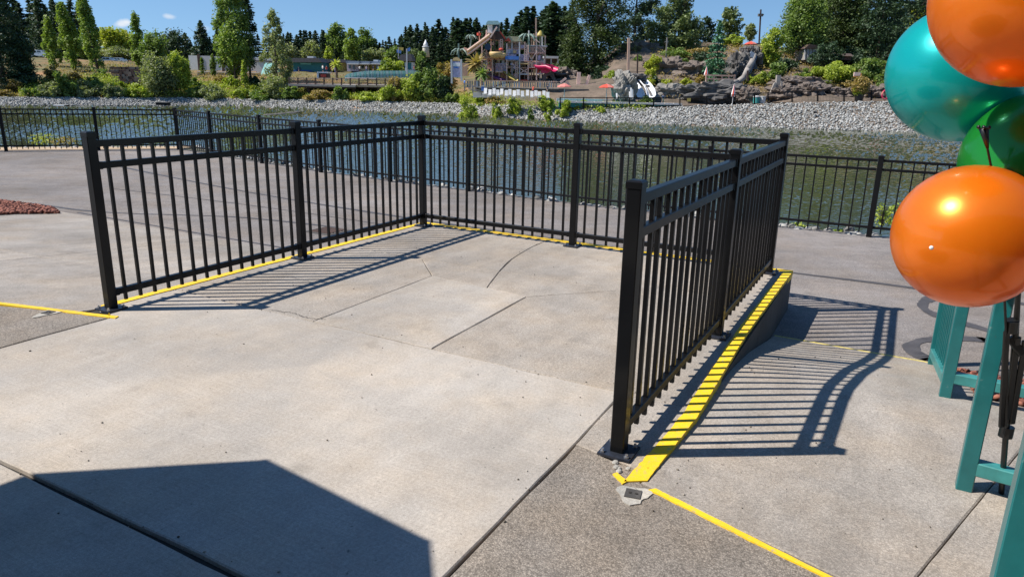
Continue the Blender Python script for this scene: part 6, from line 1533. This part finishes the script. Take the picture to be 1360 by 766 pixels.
t = T('brown_board', 'long reddish roof edge behind the yellow-green rhododendron', 'roof', 1115, 76, 73); t.ext('roof', 'wood', [(1096, 74), (1104, 70.5), (1130, 71.5), (1134, 75)], 0, 2.5); t.box('wall', 'woodd', 1099, 74.4, 1131, 80, .4, 2)
for (x, y, w) in ((1056, 102, 0.13), (1078, 100, .1), (1115, 108, .1), (1046, 106, .1)):
    pass
t = T('wooden_post', 'pale timber post standing on the slope left of the rhododendron', 'post', 1057, 114, 66); t.bar('pole', 'greyshade', 1057, 116, 1057, 101, .13, 0); t.bar('brace', 'greyshade', 1057, 110, 1060, 115, .07, 0)
t = T('gnarled_stump', 'grey gnarled stump with pale twisted roots at the left end of the bank rocks', 'stump', 1032, 124, 63)
for (x0, y0, x1, y1, w) in ((1031, 126, 1034, 100, .35), (1022, 128, 1030, 110, .22), (1038, 108, 1038, 116, .12), (1034, 104, 1034, 116, .1), (1027, 122, 1036, 118, .25)): t.bar('root', 'greyshade', x0, y0, x1, y1, w, random.uniform(0, .6))
# ---- lake things
t = T('outlet_box', 'black outlet box sitting in the water at the foot of the left riprap', 'outlet', 213, 140.5, 62.5); t.box('body', 'blackfar', 207, 136.6, 221, 140, 0, .8); t.box('lid', 'rockd', 206, 136.0, 222, 136.7, -.05, .95)
t = T('white_board', 'white upturned board at the foot of the left riprap', 'board', 78, 141.6, 62.0); t.box('plank', 'white', 70, 139.6, 85, 141, 0, .5); t.box('end_block', 'blackfar', 85.2, 139.9, 87, 141.4, 0, .5)
rk = T('rock_row', 'row of low dark rocks breaking the lake surface left of centre', 'rocks', 375, 152, 40)
o0 = rk.loc; 
for k in range(14):
    f = k / 13; p = onz(355 + 40 * f, 153.4 - 4.0 * f + random.uniform(-.3, .3), WZ); mb = MB(); mb.ball(tuple(p - o0), random.uniform(.25, .45), 8, (2.0, 1, .6)); mb.build('stone', M['rockd'], rk.o)
# ---- bird on the riprap
bd = empty('bird', far(1082, 150, 56.5), .4, 'dark bird with spread wings over the right riprap', 'bird'); bd.scale = (1.6, 1.6, 1.6)
bm2 = MB(); bm2.ball((0, 0, 0), .10, 10, (.7, 1.9, .7)); bm2.ball((0, -.24, .04), .06, 8); bm2.tube((0, -.29, .03), (0, -.36, .01), .02, .004, 6); bm2.add([(0, .15, 0), (-.07, .40, .0), (.07, .40, 0), (0, .15, -.03)], [(0, 1, 2), (3, 2, 1), (0, 3, 1), (0, 2, 3)])
bm2.build('body', M['plastic'], bd, True)
for s_ in (-1, 1):
    q = MB(); q.add([(0, -.1, .04), (0, .1, .04), (s_ * .2, .06, .16), (s_ * .2, -.14, .17), (s_ * .46, .06, .12), (s_ * .44, -.02, .13), (s_ * .1, 0, .02)], [(0, 1, 2, 3), (3, 2, 4, 5), (0, 3, 6), (1, 6, 2)]); q.build('wing', M['plastic'], bd)
# ---- people far away on the other shore
def person_mesh(name, pose, mts):
    J = {'pelvis': (0, 0, .93), 'spine': (0, 0, 1.15), 'chest': (0, .0, 1.33), 'neck': (0, -.01, 1.47), 'head0': (0, -.02, 1.56), 'head1': (0, -.03, 1.68),
         'shL': (-.17, 0, 1.40), 'elL': (-.24, .02, 1.14), 'haL': (-.25, -.06, .90), 'shR': (.17, 0, 1.40), 'elR': (.24, .02, 1.14), 'haR': (.25, -.06, .90),
         'hiL': (-.09, 0, .88), 'knL': (-.11, -.03, .50), 'anL': (-.12, .02, .09), 'toL': (-.13, -.13, .04), 'hiR': (.09, 0, .88), 'knR': (.11, -.02, .50), 'anR': (.12, .04, .09), 'toR': (.13, -.11, .04)}
    J.update(pose)
    E_ = [('pelvis', 'spine'), ('spine', 'chest'), ('chest', 'neck'), ('neck', 'head0'), ('head0', 'head1'), ('chest', 'shL'), ('shL', 'elL'), ('elL', 'haL'), ('chest', 'shR'), ('shR', 'elR'), ('elR', 'haR'), ('pelvis', 'hiL'), ('hiL', 'knL'), ('knL', 'anL'), ('anL', 'toL'), ('pelvis', 'hiR'), ('hiR', 'knR'), ('knR', 'anR'), ('anR', 'toR')]
    Rd = {'pelvis': .13, 'spine': .12, 'chest': .13, 'neck': .05, 'head0': .085, 'head1': .09, 'sh': .06, 'el': .042, 'ha': .035, 'hi': .09, 'kn': .06, 'an': .045, 'to': .04}
    names = list(J); me = bpy.data.meshes.new(name + '_cage'); me.from_pydata([J[k] for k in names], [(names.index(a), names.index(b)) for a, b in E_], [])
    o = bpy.data.objects.new('tmp_person', me); COL.objects.link(o); md = o.modifiers.new('skin', 'SKIN'); o.modifiers.new('sub', 'SUBSURF').levels = 1
    for i, k in enumerate(names):
        r = Rd.get(k, Rd.get(k[:2], .05)); me.skin_vertices[0].data[i].radius = (r, r); me.skin_vertices[0].data[i].use_root = (k == 'pelvis')
    dg = bpy.context.evaluated_depsgraph_get(); m2 = bpy.data.meshes.new_from_object(o.evaluated_get(dg)); bpy.data.objects.remove(o); m2.name = name
    m2.materials.clear()
    for mm in mts: m2.materials.append(mm)
    for pl in m2.polygons:
        z = pl.center.z; x = abs(pl.center.x)
        pl.material_index = 0 if z > 1.46 or (x > .2 and z < 1.2 and z > .8) or z < .45 and z > .08 else (1 if z > .93 else 2)
        pl.use_smooth = True
    return m2
shirts = [M['white'], M['salmon'], M['navy'], M['bluef'], M['red'], M['lav']]; trs = [M['navy'], M['rockd'], M['wood'], M['rockd'], M['navy'], M['bluewall']]
poses = [{}, {'haR': (.2, -.3, 1.15), 'elR': (.24, -.05, 1.16)}, {'knL': (-.11, -.16, .52), 'anL': (-.12, -.12, .09), 'toL': (-.13, -.26, .05), 'anR': (.12, .2, .12), 'toR': (.13, .08, .05)}]
PMS = [person_mesh('body', poses[i % 3], [M['skin'], shirts[i], trs[i]]) for i in range(6)]
ppl = [(429, 97, 79, 0, 'standing person in a white shirt left of the pink shirted group on the deck'), (441, 99, 79, 1, 'person in a pink shirt on the deck beside the drink cart'), (445, 99.5, 80, 5, 'person in a lavender shirt between the drink cart and palm'),
       (397, 98.5, 92, 2, 'person in dark clothes in front of the teal building door'), (478, 97, 88, 0, 'person in white walking in front of the shop row'), (487, 97, 89, 5, 'person in lavender by the cream shop front'), (496, 97.5, 88, 2, 'person in navy in front of the yellow shop front'), (503, 97, 90, 3, 'person in a blue shirt at the right shop front'),
       (434, 98, 82, 4, 'person in a red shirt behind the drink cart'), (512, 97, 89, 0, 'person in a white shirt left of the rounded hedge'), (880, 138.5, 61, 2, 'person in dark clothes standing in the pool right of the white slides'), (617, 118, 66.5, 3, 'person in a blue shirt at the top of the timber ramp'),
       (727, 126, 62.5, 2, 'dark dressed person among the right end of the white loungers'), (708, 127, 62.3, 4, 'person in a red shirt sunbathing area among the white loungers'), (550, 97.5, 84, 4, 'person in a red shirt beside the kiosk')]
hair = MB(); hair.ball((0, .0, 1.66), .115, 10, (.9, 1, 1)); hm = hair.mesh('hair', M['woodd'], True)
for (px, py, Y, k, lb) in ppl:
    e = empty('person', far(px, py, Y), random.uniform(0, 6.28), lb, 'person'); e.location.z = far(px, py, Y).z
    link('body', PMS[k], e); link('hair', hm, e, loc=(0, .02, .02))
